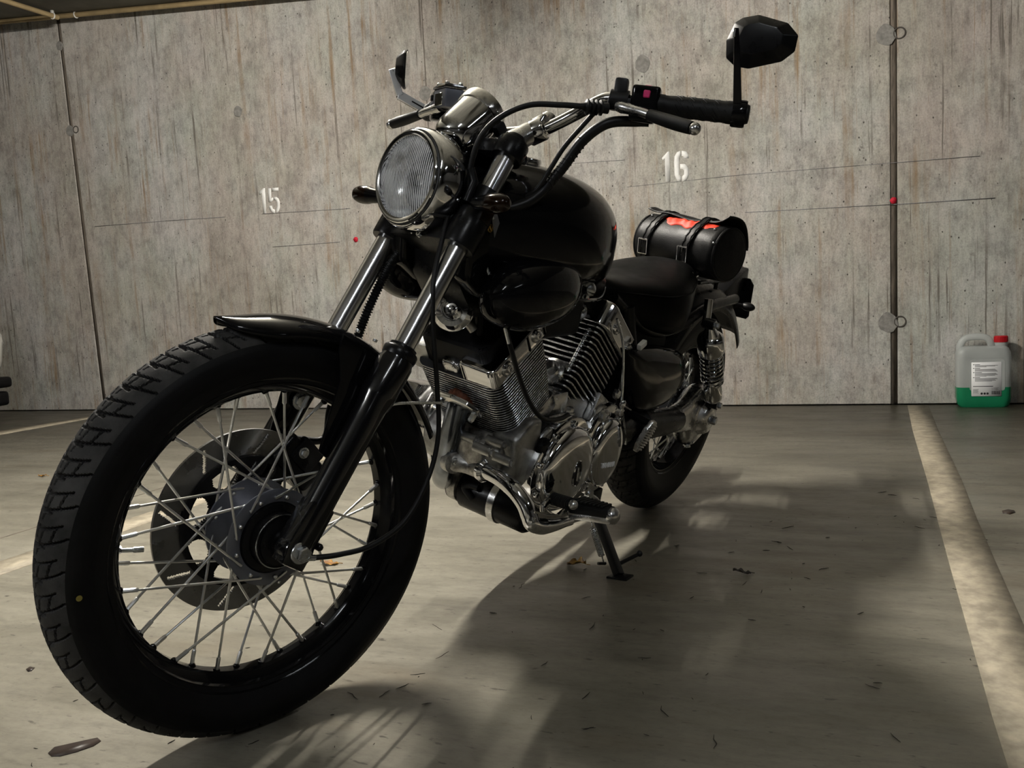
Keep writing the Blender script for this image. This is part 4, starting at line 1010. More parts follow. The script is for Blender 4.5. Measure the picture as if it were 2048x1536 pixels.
for sd in (1, -1):
    lo, hi = V((.012, .142 * sd, .368)), V((.178, .138 * sd, .612))
    d = (hi - lo).normalized(); L = (hi - lo).length
    g = M().lathe([(.010, 0), (.016, .012), (.0245, .022), (.0255, .03), (.0255, .085), (.022, .09), (.013, .092), (.011, L - .08), (.011, L)], lo, d, 28)
    sh = part('shock_absorber', g, 'chrome', None, None, 'chrome rear shock absorber with exposed coil spring')
    part('spring', M().tube([lo + d * (.088 + k / 14 * (L - .182) / 8.0) + (d.orthogonal().normalized() * cos(2 * pi * k / 14) + d.cross(d.orthogonal().normalized()) * sin(2 * pi * k / 14)) * .0275 for k in range(14 * 8)], .0052, 8), 'chrome', sh)
    part('upper_cover', M().lathe([(.012, L - .032), (.022, L - .036), (.034, L - .046), (.0365, L - .054), (.0365, L - .094), (.034, L - .098), (.030, L - .098)], lo, d, 36), 'chrome', sh)
    part('upper_cone', M().lathe([(.022, L - .036), (.0105, L - .010)], lo, d, 24), 'chrome', sh)
    for e, nm in ((lo, 'lower_eye'), (hi, 'upper_eye')):
        part(nm, M().lathe([(.0075, -.014), (.015, -.014), (.015, .014), (.0075, .014)], e, Y, 24, False, False), 'satin_black', sh)
        part('shock_nut', M().hexbolt(e + Y * sd * .014, Y * sd, .0085, .012), 'steel', sh)

# ------------------------------------------------------------------ frame
g = M()
g.lathe([(.027, -.005), (.031, .0), (.031, .12), (.027, .125)], fk(.558, 0, -.045), FD, 28)
g.tube(spline([(1.165, 0, .80), (1.02, 0, .79), (.85, 0, .745), (.66, 0, .69), (.52, 0, .66)], 6), [.042] * 6 + [.05] * 12 + [.045] * 7, 16, True, .9)
fr_ = part('frame', g, 'satin_black', None, None, 'black steel frame')
part('neck_gusset', M().prism([(1.20, .72), (1.215, .80), (1.12, .84), (1.0, .80), (.98, .70), (1.06, .66), (1.14, .655)], (0, -.055, 0), X, Z, (0, .11, 0), bev=.014), 'satin_black', fr_)
for sd in (1, -1):
    part('seat_rail', M().tube(spline([(.62, sd * .06, .68), (.45, sd * .085, .60), (.30, sd * .098, .60), (.12, sd * .10, .645), (-.10, sd * .095, .66)], 6), .014, 14), 'satin_black', fr_)
    part('rear_down_tube', M().tube(spline([(.56, sd * .07, .66), (.52, sd * .09, .50), (.54, sd * .09, .33)], 6), .019, 14), 'satin_black', fr_)
    part('fender_rail', M().tube(spline([(0.1729, 0.118, 0.6744), (0.1733, 0.125, 0.6108), (.178, .122, .612)], 5) if sd > 0 else [mir(q) for q in spline([(0.1729, 0.118, 0.6744), (0.1733, 0.125, 0.6108), (.178, .122, .612)], 5)], .011, 12), 'chrome_worn', fr_)
    cvr = M().prism([(1.225, .735), (1.235, .80), (1.20, .875), (1.11, .885), (1.075, .86), (1.06, .76), (1.10, .715), (1.17, .70)], (0, .052 * sd, 0), X, Z, (0, .036 * sd, 0), bev=.012, seg=3)
    cc_ = part('coil_cover', cvr, 'black_paint', None, None, 'gloss black cover beside the steering head')
    g = M(); cp_ = V((1.0591, 0.098, 0.8159)); cp_.y *= sd
    g.lathe([(.0155, -.012), (.0165, -.004), (.0160, .003), (.012, .0055), (.0001, .0065)], cp_, Y * sd, 28)
    part('cover_cap', g, 'chrome_worn', cc_)
    for q in ((1.135, .80), (1.10, .81), (1.075, .795)):
        part('cover_screw', M().allen((q[0], .088 * sd, q[1]), Y * sd, .004, .003), 'steel', cc_)
part('key_tag', M().prism([(-.012, 0), (-.013, .012), (-.004, .030), (.006, .038), (.012, .030), (.008, .010), (.002, -.012), (-.004, -.012)], (1.177, 0.094, 0.8199), X, V((.35, .1, .93)), (0, .0015, 0), bev=.0005), 'grey_plate', fr_)
part('key', M().tube([(1.1948, 0.092, 0.8307), (1.1876, 0.093, 0.8211)], .0022, 8).torus((1.19, 0.093, 0.8244), Y, .006, .0012, 14, 6), 'brass', fr_)
part('tag_rivet', M().ball((1.1929, 0.0965, 0.8423), .003, 10, 6), 'steel', fr_)

# ------------------------------------------------------------------ fuel tank
def loft(secs, n=40, pw=.72, m=9):
    """secs: (x, half width, top z, bottom z, y offset); superellipse sections blended along x"""
    S = np.array([list(s) + [0] * (5 - len(s)) for s in secs], float); xs = np.arange(len(S)); out = []
    fine = np.linspace(0, len(S) - 1, (len(S) - 1) * m + 1)
    def cr(col, t):
        i = min(int(t), len(S) - 2); f = t - i
        p = [col[max(i - 1, 0)], col[i], col[i + 1], col[min(i + 2, len(S) - 1)]]
        return .5 * (2 * p[1] + (p[2] - p[0]) * f + (2 * p[0] - 5 * p[1] + 4 * p[2] - p[3]) * f * f + (3 * p[1] - p[0] - 3 * p[2] + p[3]) * f ** 3)
    for t in fine:
        x, hw, zt, zb, yo = [cr(S[:, k], t) for k in range(5)]
        hw = max(hw, .001); cz, hz = (zt + zb) / 2, max((zt - zb) / 2, .001)
        ring = []
        for k in range(n):
            a = 2 * pi * k / n; c_, s_ = cos(a), sin(a)
            ring.append((x, yo + hw * math.copysign(abs(c_) ** pw, c_), cz + hz * math.copysign(abs(s_) ** pw, s_)))
        out.append(ring)
    return M().rings(out)
tk = part('fuel_tank', loft([(1.205, .045, .85, .79), (1.185, .085, .885, .75), (1.13, .125, .920, .722), (1.04, .156, .936, .708), (.94, .166, .936, .700), (.84, .147, .922, .694), (.75, .108, .892, .694), (.68, .071, .858, .698), (.62, .041, .820, .708), (.58, .017, .782, .725), (.57, .004, .760, .742)], 56, .80), 'flake', None, None, 'gloss black teardrop fuel tank with metallic flake', 70)
part('tank_seam', M().tube(spline([(1.15, .128, .727), (1.04, .150, .715), (.94, .156, .708), (.84, .137, .702), (.75, .100, .702), (.68, .066, .705)], 6), .0035, 8), 'black_paint', tk)
part('filler_cap', M().lathe([(.030, -.004), (.032, .006), (.030, .011), (.020, .013), (.0001, .013)], (.98, 0, .936), Z, 32), 'chrome', tk)
part('fuel_tap', M().lathe([(.012, 0), (.014, .006), (.013, .016), (.007, .020)], (0.8306, 0.1, 0.7148), V((.3, 1, .1)), 20).hexbolt((0.8282, 0.1, 0.6981), V((.3, 1, 0)), .006, .008), 'steel', tk)
for sd in (1, -1):
    RM = Matrix.Rotation(.10, 3, 'Y')
    ac = part('air_cleaner_cover', M().ball((1.062, .118 * sd, .719), (.137, .058, .0665), 44, 28, RM, .88), 'black_paint', None, None, 'gloss black bullet shaped air cleaner cover', 70)
    part('cover_hose', M().tube(spline([(.96, .10 * sd, .70), (.90, .06 * sd, .67), (.84, .03 * sd, .655)], 6), .022, 14), 'rubber', ac)
# black mass of airbox, coils and wiring between the cylinders
part('airbox', M().box((.90, 0, .655), (.26, .15, .10), None, .02, 3), 'dull_black')
part('coil', M().tube([(1.0, -.05, .70), (1.0, .05, .70)], .024, 16), 'dull_black')
g = M()
for k in range(5):
    g.tube(spline([(1.11, -.03 + .018 * k, .70), (1.10, -.035 + .02 * k, .66 - .008 * k), (1.08, -.03 + .015 * k, .64), (1.0, -.02 + .01 * k, .66)], 6), .0055, 8)
part('wiring_bundle', g, 'dull_black')['kind'] = 'stuff'
# horn
hc, hn = V((1.1604, 0.02, 0.6674)), V((.93, .30, .20)).normalized()
hn_ = part('horn', M().lathe([(.0001, -.036), (.020, -.036), (.024, -.028), (.024, -.012), (.036, -.010), (.0385, -.006), (.0385, -.002), (.036, .0015), (.030, .006), (.021, .003), (.019, -.001), (.016, .000), (.011, .005), (.0075, .0055), (.006, .009), (.003, .0105), (.0001, .0108)], hc, hn, 48), 'chrome', None, None, 'round chrome horn', 30)
part('horn_rim', M().torus(hc + hn * -.003, hn, .0375, .0016, 48, 8), 'chrome', hn_)
for q in ((1.1136, 0.03, 0.6386), (1.0825, 0.02, 0.6428)):
    part('rubber_pipe', M().lathe([(.0085, -.034), (.0085, .012), (.0055, .0125), (.0055, -.004)], q, V((-.45, .55, -.75)), 20, True, True), 'alu_dirty', hn_)

# ------------------------------------------------------------------ engine
EO = V((.84, 0, .32))
D1, N1 = V((.574, 0, .819)), V((.819, 0, -.574))                 # front cylinder: along its axis, and out of its front face
D2, N2 = V((-.574, 0, .819)), V((.819, 0, .574))                 # rear cylinder
eng = part('engine', M().prism([(.985, .315), (1.03, .335), (1.035, .39), (.99, .445), (.90, .475), (.72, .470), (.60, .43), (.52, .42), (.50, .30), (.56, .215), (.70, .19), (.86, .205), (.93, .30)], (0, -.105, 0), X, Z, (0, .195, 0), bev=.018, seg=3), 'alu_cast', None, None, 'air-cooled V-twin engine in polished and cast aluminium')
def slab(n0, n1, y0, y1, rf, rb, k=7):
    """outline of a fin in (n, y): rounded front corners rf, rounded back corners rb"""
    out = []
    for cx, cy, a, r in ((n1 - rf, y1 - rf, 0, rf), (n0 + rb, y1 - rb, pi / 2, rb), (n0 + rb, y0 + rb, pi, rb), (n1 - rf, y0 + rf, 1.5 * pi, rf)):
        for i in range(k + 1):
            b = a + pi / 2 * i / k; out.append((cx + r * cos(b), cy + r * sin(b)))
    return out
fc = part('front_cylinder', M().prism(slab(-.062, .066, -.078, .078, .034, .02), EO + D1 * .10, N1, Y, D1 * .235, bev=.002), 'alu_cast', None, None, 'front cylinder with closely spaced cooling fins')
def finset(par, D, N, t0, t1, cnt, th, shape, m, flare=None):
    base = None
    for k in range(cnt):
        t = t0 + (t1 - t0) * k / (cnt - 1)
        pl = shape(k / (cnt - 1))
        link('cooling_fin', M().prism(pl, EO + D * (t - th / 2), N, Y, D * th, bev=th * .28, seg=1).mesh('cooling_fin', m, 40, ('fin_black', D)), par)
def f1(q): w_ = .094 + .006 * min(1, q * 2.0); return slab(-.076 + .01 * (1 - q), .082 + .006 * q, -w_, w_, .040 - .012 * q, .012)
finset(fc, D1, N1, .155, .318, 25, .0030, f1, 'alu')
rc_ = part('rear_cylinder', M().prism(slab(-.064, .064, -.074, .074, .020, .02), EO + D2 * .08, N2, Y, D2 * .26, bev=.002), 'dull_black', None, None, 'rear cylinder with wide spaced polished cooling fins')
def f2(q):
    w_ = .080 + .018 * min(1, q * 1.6); return slab(-.074 - .006 * q, .072 + .008 * q, -w_, w_, .018, .012, 4)
finset(rc_, D2, N2, .120, .318, 17, .0042, f2, 'alu')
for k in range(9):
    part('fin_lug', M().tube([EO + D2 * (.205 + .0125 * k - .005) + N2 * .073 + Y * .070, EO + D2 * (.205 + .0125 * k + .005) + N2 * .073 + Y * .070], .0055, 10), 'alu', rc_)
# chain tensioner on the rear barrel, and its bolts
tc_ = EO + D2 * .19 + N2 * .070 + Y * .036
tn = part('tensioner', M().lathe([(.030, -.004), (.032, .004), (.030, .010), (.022, .014), (.020, .020)], tc_, N2, 28).hexbolt(tc_ + N2 * .019, N2, .0155, .017, False), 'alu', rc_)
for dy, dt in ((.030, .020), (-.030, -.020)): part('tensioner_bolt', M().hexbolt(tc_ + Y * dy + D2 * dt + N2 * .004, N2, .0065, .014), 'steel', rc_)
# chrome head covers: an L round the front and left of the front head, and round the rear head
def wrap(n0, n1, y0, y1, D, N, t0, t1, par, r=.018):
    return part('head_cover', M().prism(slab(n0, n1, y0, y1, r, .008), EO + D * t0, N, Y, D * (t1 - t0), bev=.006, seg=3), 'chrome', par, None, 'chrome cylinder head cover')
h1 = wrap(-.082, .062, .020, .104, D1, N1, .322, .366, fc)
h1b = part('head_cover', M().prism(slab(-.03, .092, .022, .104, .012, .008), EO + D1 * .322, N1, Y, D1 * .044, bev=.006, seg=3), 'chrome', fc, None, 'chrome cylinder head cover')
part('cylinder_head', M().prism(slab(-.068, .070, -.082, .075, .02, .02), EO + D1 * .30, N1, Y, D1 * .085, bev=.010), 'dull_black', fc)
for nn in (.050, -.050):
    q = EO + D1 * .344 + N1 * nn + Y * .104
    part('cover_bolt', M().lathe([(.0155, -.001), (.0155, .003), (.0135, .0045), (.012, .003), (.0115, .002)], q, Y, 28).lathe([(.0085, .0015), (.0085, .007), (.007, .008), (.0045, .008), (.004, .005), (.0001, .005)], q, Y, 18), 'chrome', fc)
h2 = wrap(-.086, .086, -.03, .106, D2, N2, .324, .384, rc_, .030)
part('cylinder_head', M().prism(slab(-.068, .070, -.085, .075, .02, .02), EO + D2 * .30, N2, Y, D2 * .09, bev=.010), 'black_metal', rc_)
for nn in (.030, -.066):
    q = EO + D2 * .350 + N2 * nn + Y * .106
    part('cover_bolt', M().lathe([(.0155, -.001), (.0155, .003), (.0135, .0045), (.012, .003)], q, Y, 28).lathe([(.0085, .0015), (.0085, .007), (.007, .008), (.0045, .008), (.0001, .005)], q, Y, 18), 'chrome', rc_)
part('intake_elbow', M().lathe([(.030, -.010), (.034, 0), (.030, .006), (.026, .010), (.022, .024)], EO + D2 * .335 + N2 * .086 + Y * .02, N2 + Z * .5, 28), 'alu', rc_)
for dy in (-.02, .05): part('intake_bolt', M().allen(EO + D2 * .335 + N2 * .10 + Y * dy, N2, .006, .010), 'steel', rc_)
# cam chain block on the front of the front barrel, spark plug cap area
cb = part('cam_chain_cover', M().prism([(a, b) for a, b in rrect(.040, .066, .012)], V((1.074, -0.012, 0.538)) - N1 * .03, Y, D1, N1 * .046, bev=.009, seg=3), 'alu', fc, None, 'cast aluminium cam chain cover')
part('side_lug', M().box(V((1.0588, -0.1, 0.5549)), (.05, .05, .07), Matrix.Rotation(radians(35), 3, 'Y'), .008), 'alu_cast', fc)
# exhaust of the front cylinder: rusty flange, clamp, header pipe
ex0 = V((1.0516, -0.004, 0.479))
part('exhaust_gasket', M().lathe([(.028, -.012), (.030, .006), (.028, .012), (.024, .018), (.022, .010)], ex0 - N1 * .004, N1 - Z * .25, 32), 'rust', fc)
fl_ = (N1 - Z * .45).normalized(); su = Y; sv = fl_.cross(su).normalized()
part('exhaust_flange', M().prism([(-.055, -.010), (-.035, -.028), (.0, -.036), (.035, -.028), (.055, -.010), (.055, .010), (.035, .028), (.0, .036), (-.035, .028), (-.055, .010)], ex0 + fl_ * .010, su, sv, fl_ * .010, bev=.003), 'chrome_worn', fc)
for sd in (1, -1): part('flange_bolt', M().hexbolt(ex0 + fl_ * .020 + su * .043 * sd, fl_, .007, .018), 'steel', fc)
xp = part('exhaust_pipe', M().tube(spline([ex0 + fl_ * .004, (1.0572, -0.006, 0.4607), (1.0544, -0.012, 0.417), (1.0413, -0.025, 0.3661), (1.0124, -0.05, 0.3106), (.955, -.085, .262), (.86, -.12, .232), (.66, -.15, .20), (.40, -.165, .185)], 7), .0225, 20), 'blued', None, None, 'blued chrome exhaust header pipe')
part('muffler', M().tube([(.44, -.165, .185), (.36, -.172, .19), (.20, -.185, .20), (-.40, -.20, .235), (-.46, -.20, .24)], [.024, .040, .046, .046, .030], 24), 'chrome', xp)
part('muffler', M().tube([(.46, -.165, .285), (.38, -.172, .29), (.22, -.185, .30), (-.34, -.20, .335), (-.40, -.20, .34)], [.024, .040, .046, .046, .030], 24), 'chrome', xp)
part('rear_header', M().tube(spline([EO + D2 * .25 - N2 * .06, (.52, -.06, .42), (.60, -.15, .36), (.56, -.165, .30), (.44, -.165, .285)], 6), .022, 16), 'chrome', xp)
# right side of the engine: clutch cover, its chrome seen past the front tyre
rs_ = part('clutch_cover', M().prism([(.98, .30), (1.0, .38), (.95, .44), (.82, .46), (.68, .43), (.64, .33), (.70, .24), (.86, .22)], (0, -.105, 0), X, Z, (0, -.05, 0), bev=.014, seg=3), 'chrome', eng, None, 'chrome right side clutch cover')
part('right_head_cover', M().prism([(.99, .36), (1.035, .36), (1.065, .42), (1.03, .47), (.96, .46)], (0, -.13, 0), X, Z, (0, -.05, 0), bev=.008, seg=2), 'chrome', eng)
part('carburettor_cover', M().box((.96, -.12, .535), (.10, .05, .10), Matrix.Rotation(.6, 3, 'Y'), .012), 'chrome', eng)
# left crankcase details
g = M().prism([(1.012, .335), (1.02, .425), (.965, .46), (.93, .455), (.925, .34), (.96, .315)], (0, .055, 0), X, Z, (0, .062, 0), bev=.012, seg=3)
part('crankcase_boss', g, 'alu_cast', eng)
part('crankcase_shelf', M().prism([(1.035, .325), (1.05, .40), (1.02, .425), (1.0, .33)], (0, -.06, 0), X, Z, (0, .12, 0), bev=.01, seg=2), 'alu_dirty', eng)
part('barrel_base', M().prism(slab(-.078, .086, -.098, .098, .03, .015), EO + D1 * .128, N1, Y, D1 * .040, bev=.008, seg=2), 'alu', eng)
part('barrel_base', M().prism(slab(-.070, .075, -.090, .090, .02, .015), EO + D2 * .085, N2, Y, D2 * .030, bev=.006, seg=2), 'alu', eng)
for q in ((1.0282, 0.085, 0.411), (1.043, 0.03, 0.4058), (1.0438, 0.118, 0.3892), (1.0916, 0.1, 0.4127)):
    part('crankcase_stud', M().tube([V(q) - Y * .03, V(q) + Y * .008], .0095, 14).hexbolt(V(q) + Y * .008, Y, .0065, .006), 'alu_cast', eng)
part('cast_rib', M().tube(spline([(1.0361, 0.02, 0.4118), (1.0267, 0.03, 0.3766), (1.0288, 0.035, 0.3469)], 5), .013, 12), 'alu_dirty', eng)
part('cast_rib', M().tube(spline([(1.0121, -0.03, 0.3806), (1.014, -0.02, 0.3573), (1.0125, 0, 0.3476)], 5), .018, 12), 'alu_dirty', eng)
# valley between the barrels
part('valley_block', M().box((.84, .03, .455), (.10, .12, .07), None, .012, 2), 'alu', eng)
# alternator cover on the left, with oval emblem; a second round cover behind it
ac_, an_ = V((.842, .10, .342)), Y
g = M().prism([(.118 * cos(a) * (1 + .05 * cos(3 * a + .6)), .104 * sin(a) * (1 + .05 * cos(3 * a + .6))) for a in [2 * pi * k / 36 for k in range(36)]], ac_, X, Z, (0, .034, 0), bev=.006, seg=2)
dome(g, [(.100 * cos(a), .090 * sin(a)) for a in [2 * pi * k / 48 for k in range(48)]], ac_, X, Z, Y, [(1, .030), (1, .040), (.975, .047), (.93, .0515), (.86, .055), (.75, .058), (.6, .0605), (.42, .0623), (.2, .0632), (.02, .0635)])
alt = part('alternator_cover', g, 'chrome', None, None, 'chrome left engine cover with oval emblem', 50)
eo = ac_ + V((-.012, .0625, -.008))
part('emblem', M().prism([(.017 * cos(a), .028 * sin(a)) for a in [2 * pi * k / 32 for k in range(32)]], eo, X, Z, (0, .0015, 0)), 'satin_black', alt)
g = M(); rs = []
for k in range(32):
    a = 2 * pi * k / 32; c_ = eo + Y * .0015 + V((.017 * cos(a), 0, .028 * sin(a))); dd_ = V((cos(a), 0, sin(a)))
    rs.append([c_ + dd_ * .0018 * cos(t) + Y * .0018 * sin(t) for t in (0, pi / 2, pi, 1.5 * pi)])
part('emblem_rim', g.rings(rs, loop=True), 'chrome', alt)
part('emblem_slash', M().tube([eo + V((-.002, .002, -.016)), eo + V((.002, .002, .015))], .0026, 8).tube([eo + V((-.009, .002, -.012)), eo + V((-.006, .002, .004))], .0016, 8), 'alu', alt)
for k in range(9):
    a = radians(15 + 40 * k); part('cover_bolt', M().allen(ac_ + V((.109 * cos(a), .033, .096 * sin(a))), Y, .0065, .008), 'chrome', alt)
g = M().prism([(.085 * cos(a), .100 * sin(a) * (1.12 if sin(a) > 0 else 1)) for a in [2 * pi * k / 36 for k in range(36)]], V((.648, .10, .338)), X, Z, (0, .026, 0), bev=.006, seg=2)
dome(g, [(.068 * cos(a), .082 * sin(a)) for a in [2 * pi * k / 44 for k in range(44)]], V((.65, .122, .336)), X, Z, Y, [(1, .0), (1, .012), (.97, .018), (.90, .0225), (.8, .0255), (.62, .0272), (.4, .028), (.2, .0283), (.02, .0284)])
mg = part('middle_gear_cover', g, 'chrome', None, None, 'chrome rear left engine cover with white lettering', 50)
for k in range(6):
    a = radians(10 + 60 * k); part('cover_bolt', M().allen(V((.648 + .076 * cos(a), .125, .338 + .092 * sin(a))), Y, .006, .007), 'chrome', mg)
part('cover_vents', M().box((.695, .1255, .372), (.004, .002, .03), Matrix.Rotation(-.5, 3, 'Y'), .0008, 1).box((.703, .1255, .366), (.004, .002, .03), Matrix.Rotation(-.5, 3, 'Y'), .0008, 1).box((.687, .1255, .377), (.004, .002, .03), Matrix.Rotation(-.5, 3, 'Y'), .0008, 1), 'dull_black', mg)['kind'] = 'stuff'
# raised lettering on the rear cover
def word(txt, o, u, v, hgt, r, m, par):
    G = {'Y': [((0, 1), (.35, .5), (.7, 1)), ((.35, .5), (.35, 0))], 'A': [((0, 0), (.35, 1), (.7, 0)), ((.15, .35), (.55, .35))], 'M': [((0, 0), (0, 1), (.4, .3), (.8, 1), (.8, 0))], 'H': [((0, 0), (0, 1)), ((.65, 0), (.65, 1)), ((0, .5), (.65, .5))]}
    x = 0
    for ch in txt:
        for st in G[ch]: par.tube([o + u * (x + a * hgt) + v * (b * hgt) for a, b in st], r, 5)
        x += hgt * (1.0 if ch != 'M' else 1.1)
    return par
g = word('YAMAHA', V((.690, .1506, .312)), V((-1, 0, -.12)).normalized(), Z, .0115, .0011, None, M())
part('cover_lettering', g, 'white', mg)['kind'] = 'stuff'
# oil filler / sensor black plug ahead of the cover
part('oil_filler_cap', M().lathe([(.021, -.004), (.023, .004), (.022, .012), (.016, .016), (.0001, .016)], V((0.9218, 0.118, 0.3938)), Y, 28), 'satin_black', eng)
part('clutch_arm', M().prism([(-.012, -.01), (.05, -.012), (.052, .006), (.02, .014), (-.012, .01)], V((0.8392, 0.115, 0.4397)), X, Y, (0, 0, .012), bev=.003).hexbolt(V((0.8373, 0.12, 0.4454)) + Z * .012, Z, .009, .012), 'alu', eng)
part('engine_mount', M().box(V((0.6723, 0.1, 0.4325)), (.06, .02, .07), Matrix.Rotation(-.5, 3, 'Y'), .006).lathe([(.018, 0), (.018, .012), (.012, .015)], V((0.6694, 0.115, 0.4224)), Y, 24).hexbolt(V((0.7012, 0.13, 0.432)), Y, .010, .008), 'alu', eng)
# starter motor: black cylinder across the front, with clamp
st0, st1 = V((0.9712, 0, 0.2894)), V((0.924, 0.115, 0.2704))
st0 = V((.955, -.02, .262)); sx = Y
sm_ = part('starter_motor', M().lathe([(.030, -.085), (.036, -.08), (.036, -.045), (.044, -.042), (.0445, .115), (.040, .122), (.015, .124)], (.915, .0, .248), Y, 32), 'satin_black', eng)
part('starter_clamp', M().lathe([(.0455, .035), (.0475, .036), (.0475, .052), (.0455, .053)], (.915, 0, .248), Y, 32, False, False), 'alu', eng)
part('starter_bracket', M().lathe([(.030, -.075), (.039, -.074), (.040, -.052), (.036, -.05)], (.918, 0, .252), Y, 28), 'alu_dirty', eng)
part('oil_pan', M().prism([(.90, .235), (.86, .212), (.74, .20), (.66, .205), (.66, .24), (.90, .25)], (0, -.07, 0), X, Z, (0, .14, 0), bev=.015, seg=2), 'dull_black', eng)
part('wire_clip', M().tube(spline([(0.9598, 0.01, 0.2759), (0.963, -0.01, 0.2761), (0.9646, -0.02, 0.2661), (0.9598, 0, 0.2473)], 6), .008, 10), 'dull_black', eng)

# ------------------------------------------------------------------ footrest bar, pegs, pedals, stand
g = M().tube(spline([(1.0295, 0.06, 0.3484), (1.036, 0.085, 0.3502), (1.0398, 0.112, 0.3482), (1.0419, 0.145, 0.3378), (1.0408, 0.17, 0.32), (1.0395, 0.185, 0.2996), (1.035, 0.193, 0.286), (1.0025, 0.198, 0.2739), (0.9576, 0.2, 0.2657), (0.8951, 0.2, 0.2576)], 7), [.0165] * 50 + [.0155, .015, .0145, .014, .0135, .013, .0125, .012, .0115, .011, .0105, .010, .010, .010], 20)
fb = part('footrest_bar', g, 'chrome', None, None, 'bent chrome footrest bar at the front of the engine')
part('bar_flange', M().lathe([(.017, -.004), (.0235, -.002), (.0245, .006), (.020, .012)], V((1.0282, 0.058, 0.3474)), (V((1.0387, 0.105, 0.3496)) - V((1.0282, 0.058, 0.3474))), 28), 'chrome', fb)
part('bar_mount', M().tube(spline([(1.0431, -0.008, 0.3456), (1.0333, 0.01, 0.3445), (1.0262, 0.03, 0.3436), (1.031, 0.055, 0.348)], 5), [.0205, .0205, .020, .019, .018, .0175, .017, .017, .0165, .0165, .017, .0175, .018, .018, .018, .018], 20).lathe([(.012, -.01), (.0225, -.008), (.0225, .012), (.018, .014)], V((1.0437, -0.01, 0.345)), V((.35, 1, .1)), 24), 'alu_dirty', fb)
part('bar_mount_bolt', M().hexbolt(V((1.0546, 0.006, 0.3517)), V((.35, 1, .1)), .006, .004), 'steel', fb)
pl_ = [V(q) for q in ((1.0445, 0.195, 0.3161), (0.9986, 0.195, 0.298), (0.9439, 0.195, 0.2828), (0.9133, 0.195, 0.2913), (0.8769, 0.195, 0.2866), (0.8346, 0.195, 0.2647), (0.8337, 0.195, 0.2405), (0.9247, 0.195, 0.2515), (1.0062, 0.195, 0.2663), (1.0441, 0.195, 0.2933))]
part('footrest_plate', M().prism([(q.x, q.z) for q in pl_], (0, .198, 0), X, Z, (0, -.007, 0), bev=.002), 'chrome_worn', fb)
part('plate_bolt', M().hexbolt(V((0.9002, 0.198, 0.2803)), Y, .007, .006), 'steel', fb)
part('plate_bolt', M().hexbolt(V((1.0486, 0.2, 0.2996)), Y, .005, .004), 'steel', fb)
# left footpeg: black rubber on a silver base with a silver end cap
p0, p1 = V((0.8939, 0.205, 0.2858)), V((0.9073, 0.298, 0.3097))
d = (p1 - p0).normalized(); L = (p1 - p0).length; u = (Z - d * d.z).normalized(); v_ = d.cross(u)
Rp = Matrix((v_, d, u)).transposed()
fp_ = part('footpeg', M().prism([(-.024, -.017), (.024, -.017), (.024, .000), (-.024, .000)], p0, v_, u, d * L, bev=.005, d2=[(-.0145, -.0165), (.0145, -.0165), (.0145, .002), (-.0145, .002)]), 'alu', None, None, 'left rubber covered footpeg')
part('peg_rubber', M().prism([(-.026, -.004), (.026, -.004), (.026, .014), (.016, .022), (-.016, .022), (-.026, .014)], p0 + d * .004, v_, u, d * (L - .010), bev=.003, d2=[(-.0165, -.004), (.0165, -.004), (.0165, .009), (.011, .0155), (-.011, .0155), (-.0165, .009)]), 'rubber', fp_)
for k in range(8):
    q = k / 8; part('peg_rib', M().box(p0 + d * (.010 + q * (L - .02)) + u * (.0215 - .0055 * q), (.044 - .014 * q, .0065, .005), Rp, .001, 1), 'rubber', fp_)
part('peg_end', M().lathe([(.0155, -.010), (.0172, -.002), (.0165, .003), (.011, .008), (.0001, .010)], p1 - d * .002 - u * .001, d, 28), 'alu', fp_)
g = M().tube([mir(p0), mir(p1)], .017, 14)
part('right_footpeg', g, 'rubber', None)
# gear pedal
q0, q1 = V((0.9156, 0.165, 0.2981)), V((0.9683, 0.235, 0.3244))
gp_ = part('gear_pedal', M().tube(spline([(.80, .165, .225), (.88, .165, .245), (.955, .165, .285), q0 - Y * .006], 5), .0075, 12), 'chrome_worn', None, None, 'gear pedal with ribbed black rubber toe peg')
d = (q1 - q0).normalized(); L = (q1 - q0).length
g = M().lathe([(.008, 0)] + [w_ for k in range(11) for w_ in ((.0132, L * (.03 + k * .083)), (.0132, L * (.065 + k * .083)), (.0108, L * (.07 + k * .083)), (.0098, L * (.108 + k * .083)))] + [(.0112, L * .96)], q0, d, 22)
part('toe_rubber', g, 'rubber', gp_, None, None, 30)
part('peg_tip', M().ball(q1 + d * .001, (.0098, .0098, .0098), 16, 10), 'alu', gp_)
part('linkage_rod', M().tube([(0.7481, 0.15, 0.2698), (0.6833, 0.15, 0.2362), (0.6549, 0.15, 0.2143)], .006, 10).lathe([(.011, -.006), (.011, .006)], (0.7295, 0.152, 0.2602), Y, 18), 'steel', gp_)
part('linkage_joint', M().box((0.7467, 0.15, 0.2778), (.018, .012, .022), None, .003).hexbolt(V((0.7594, 0.156, 0.2829)), Y, .006, .006), 'chrome', gp_)
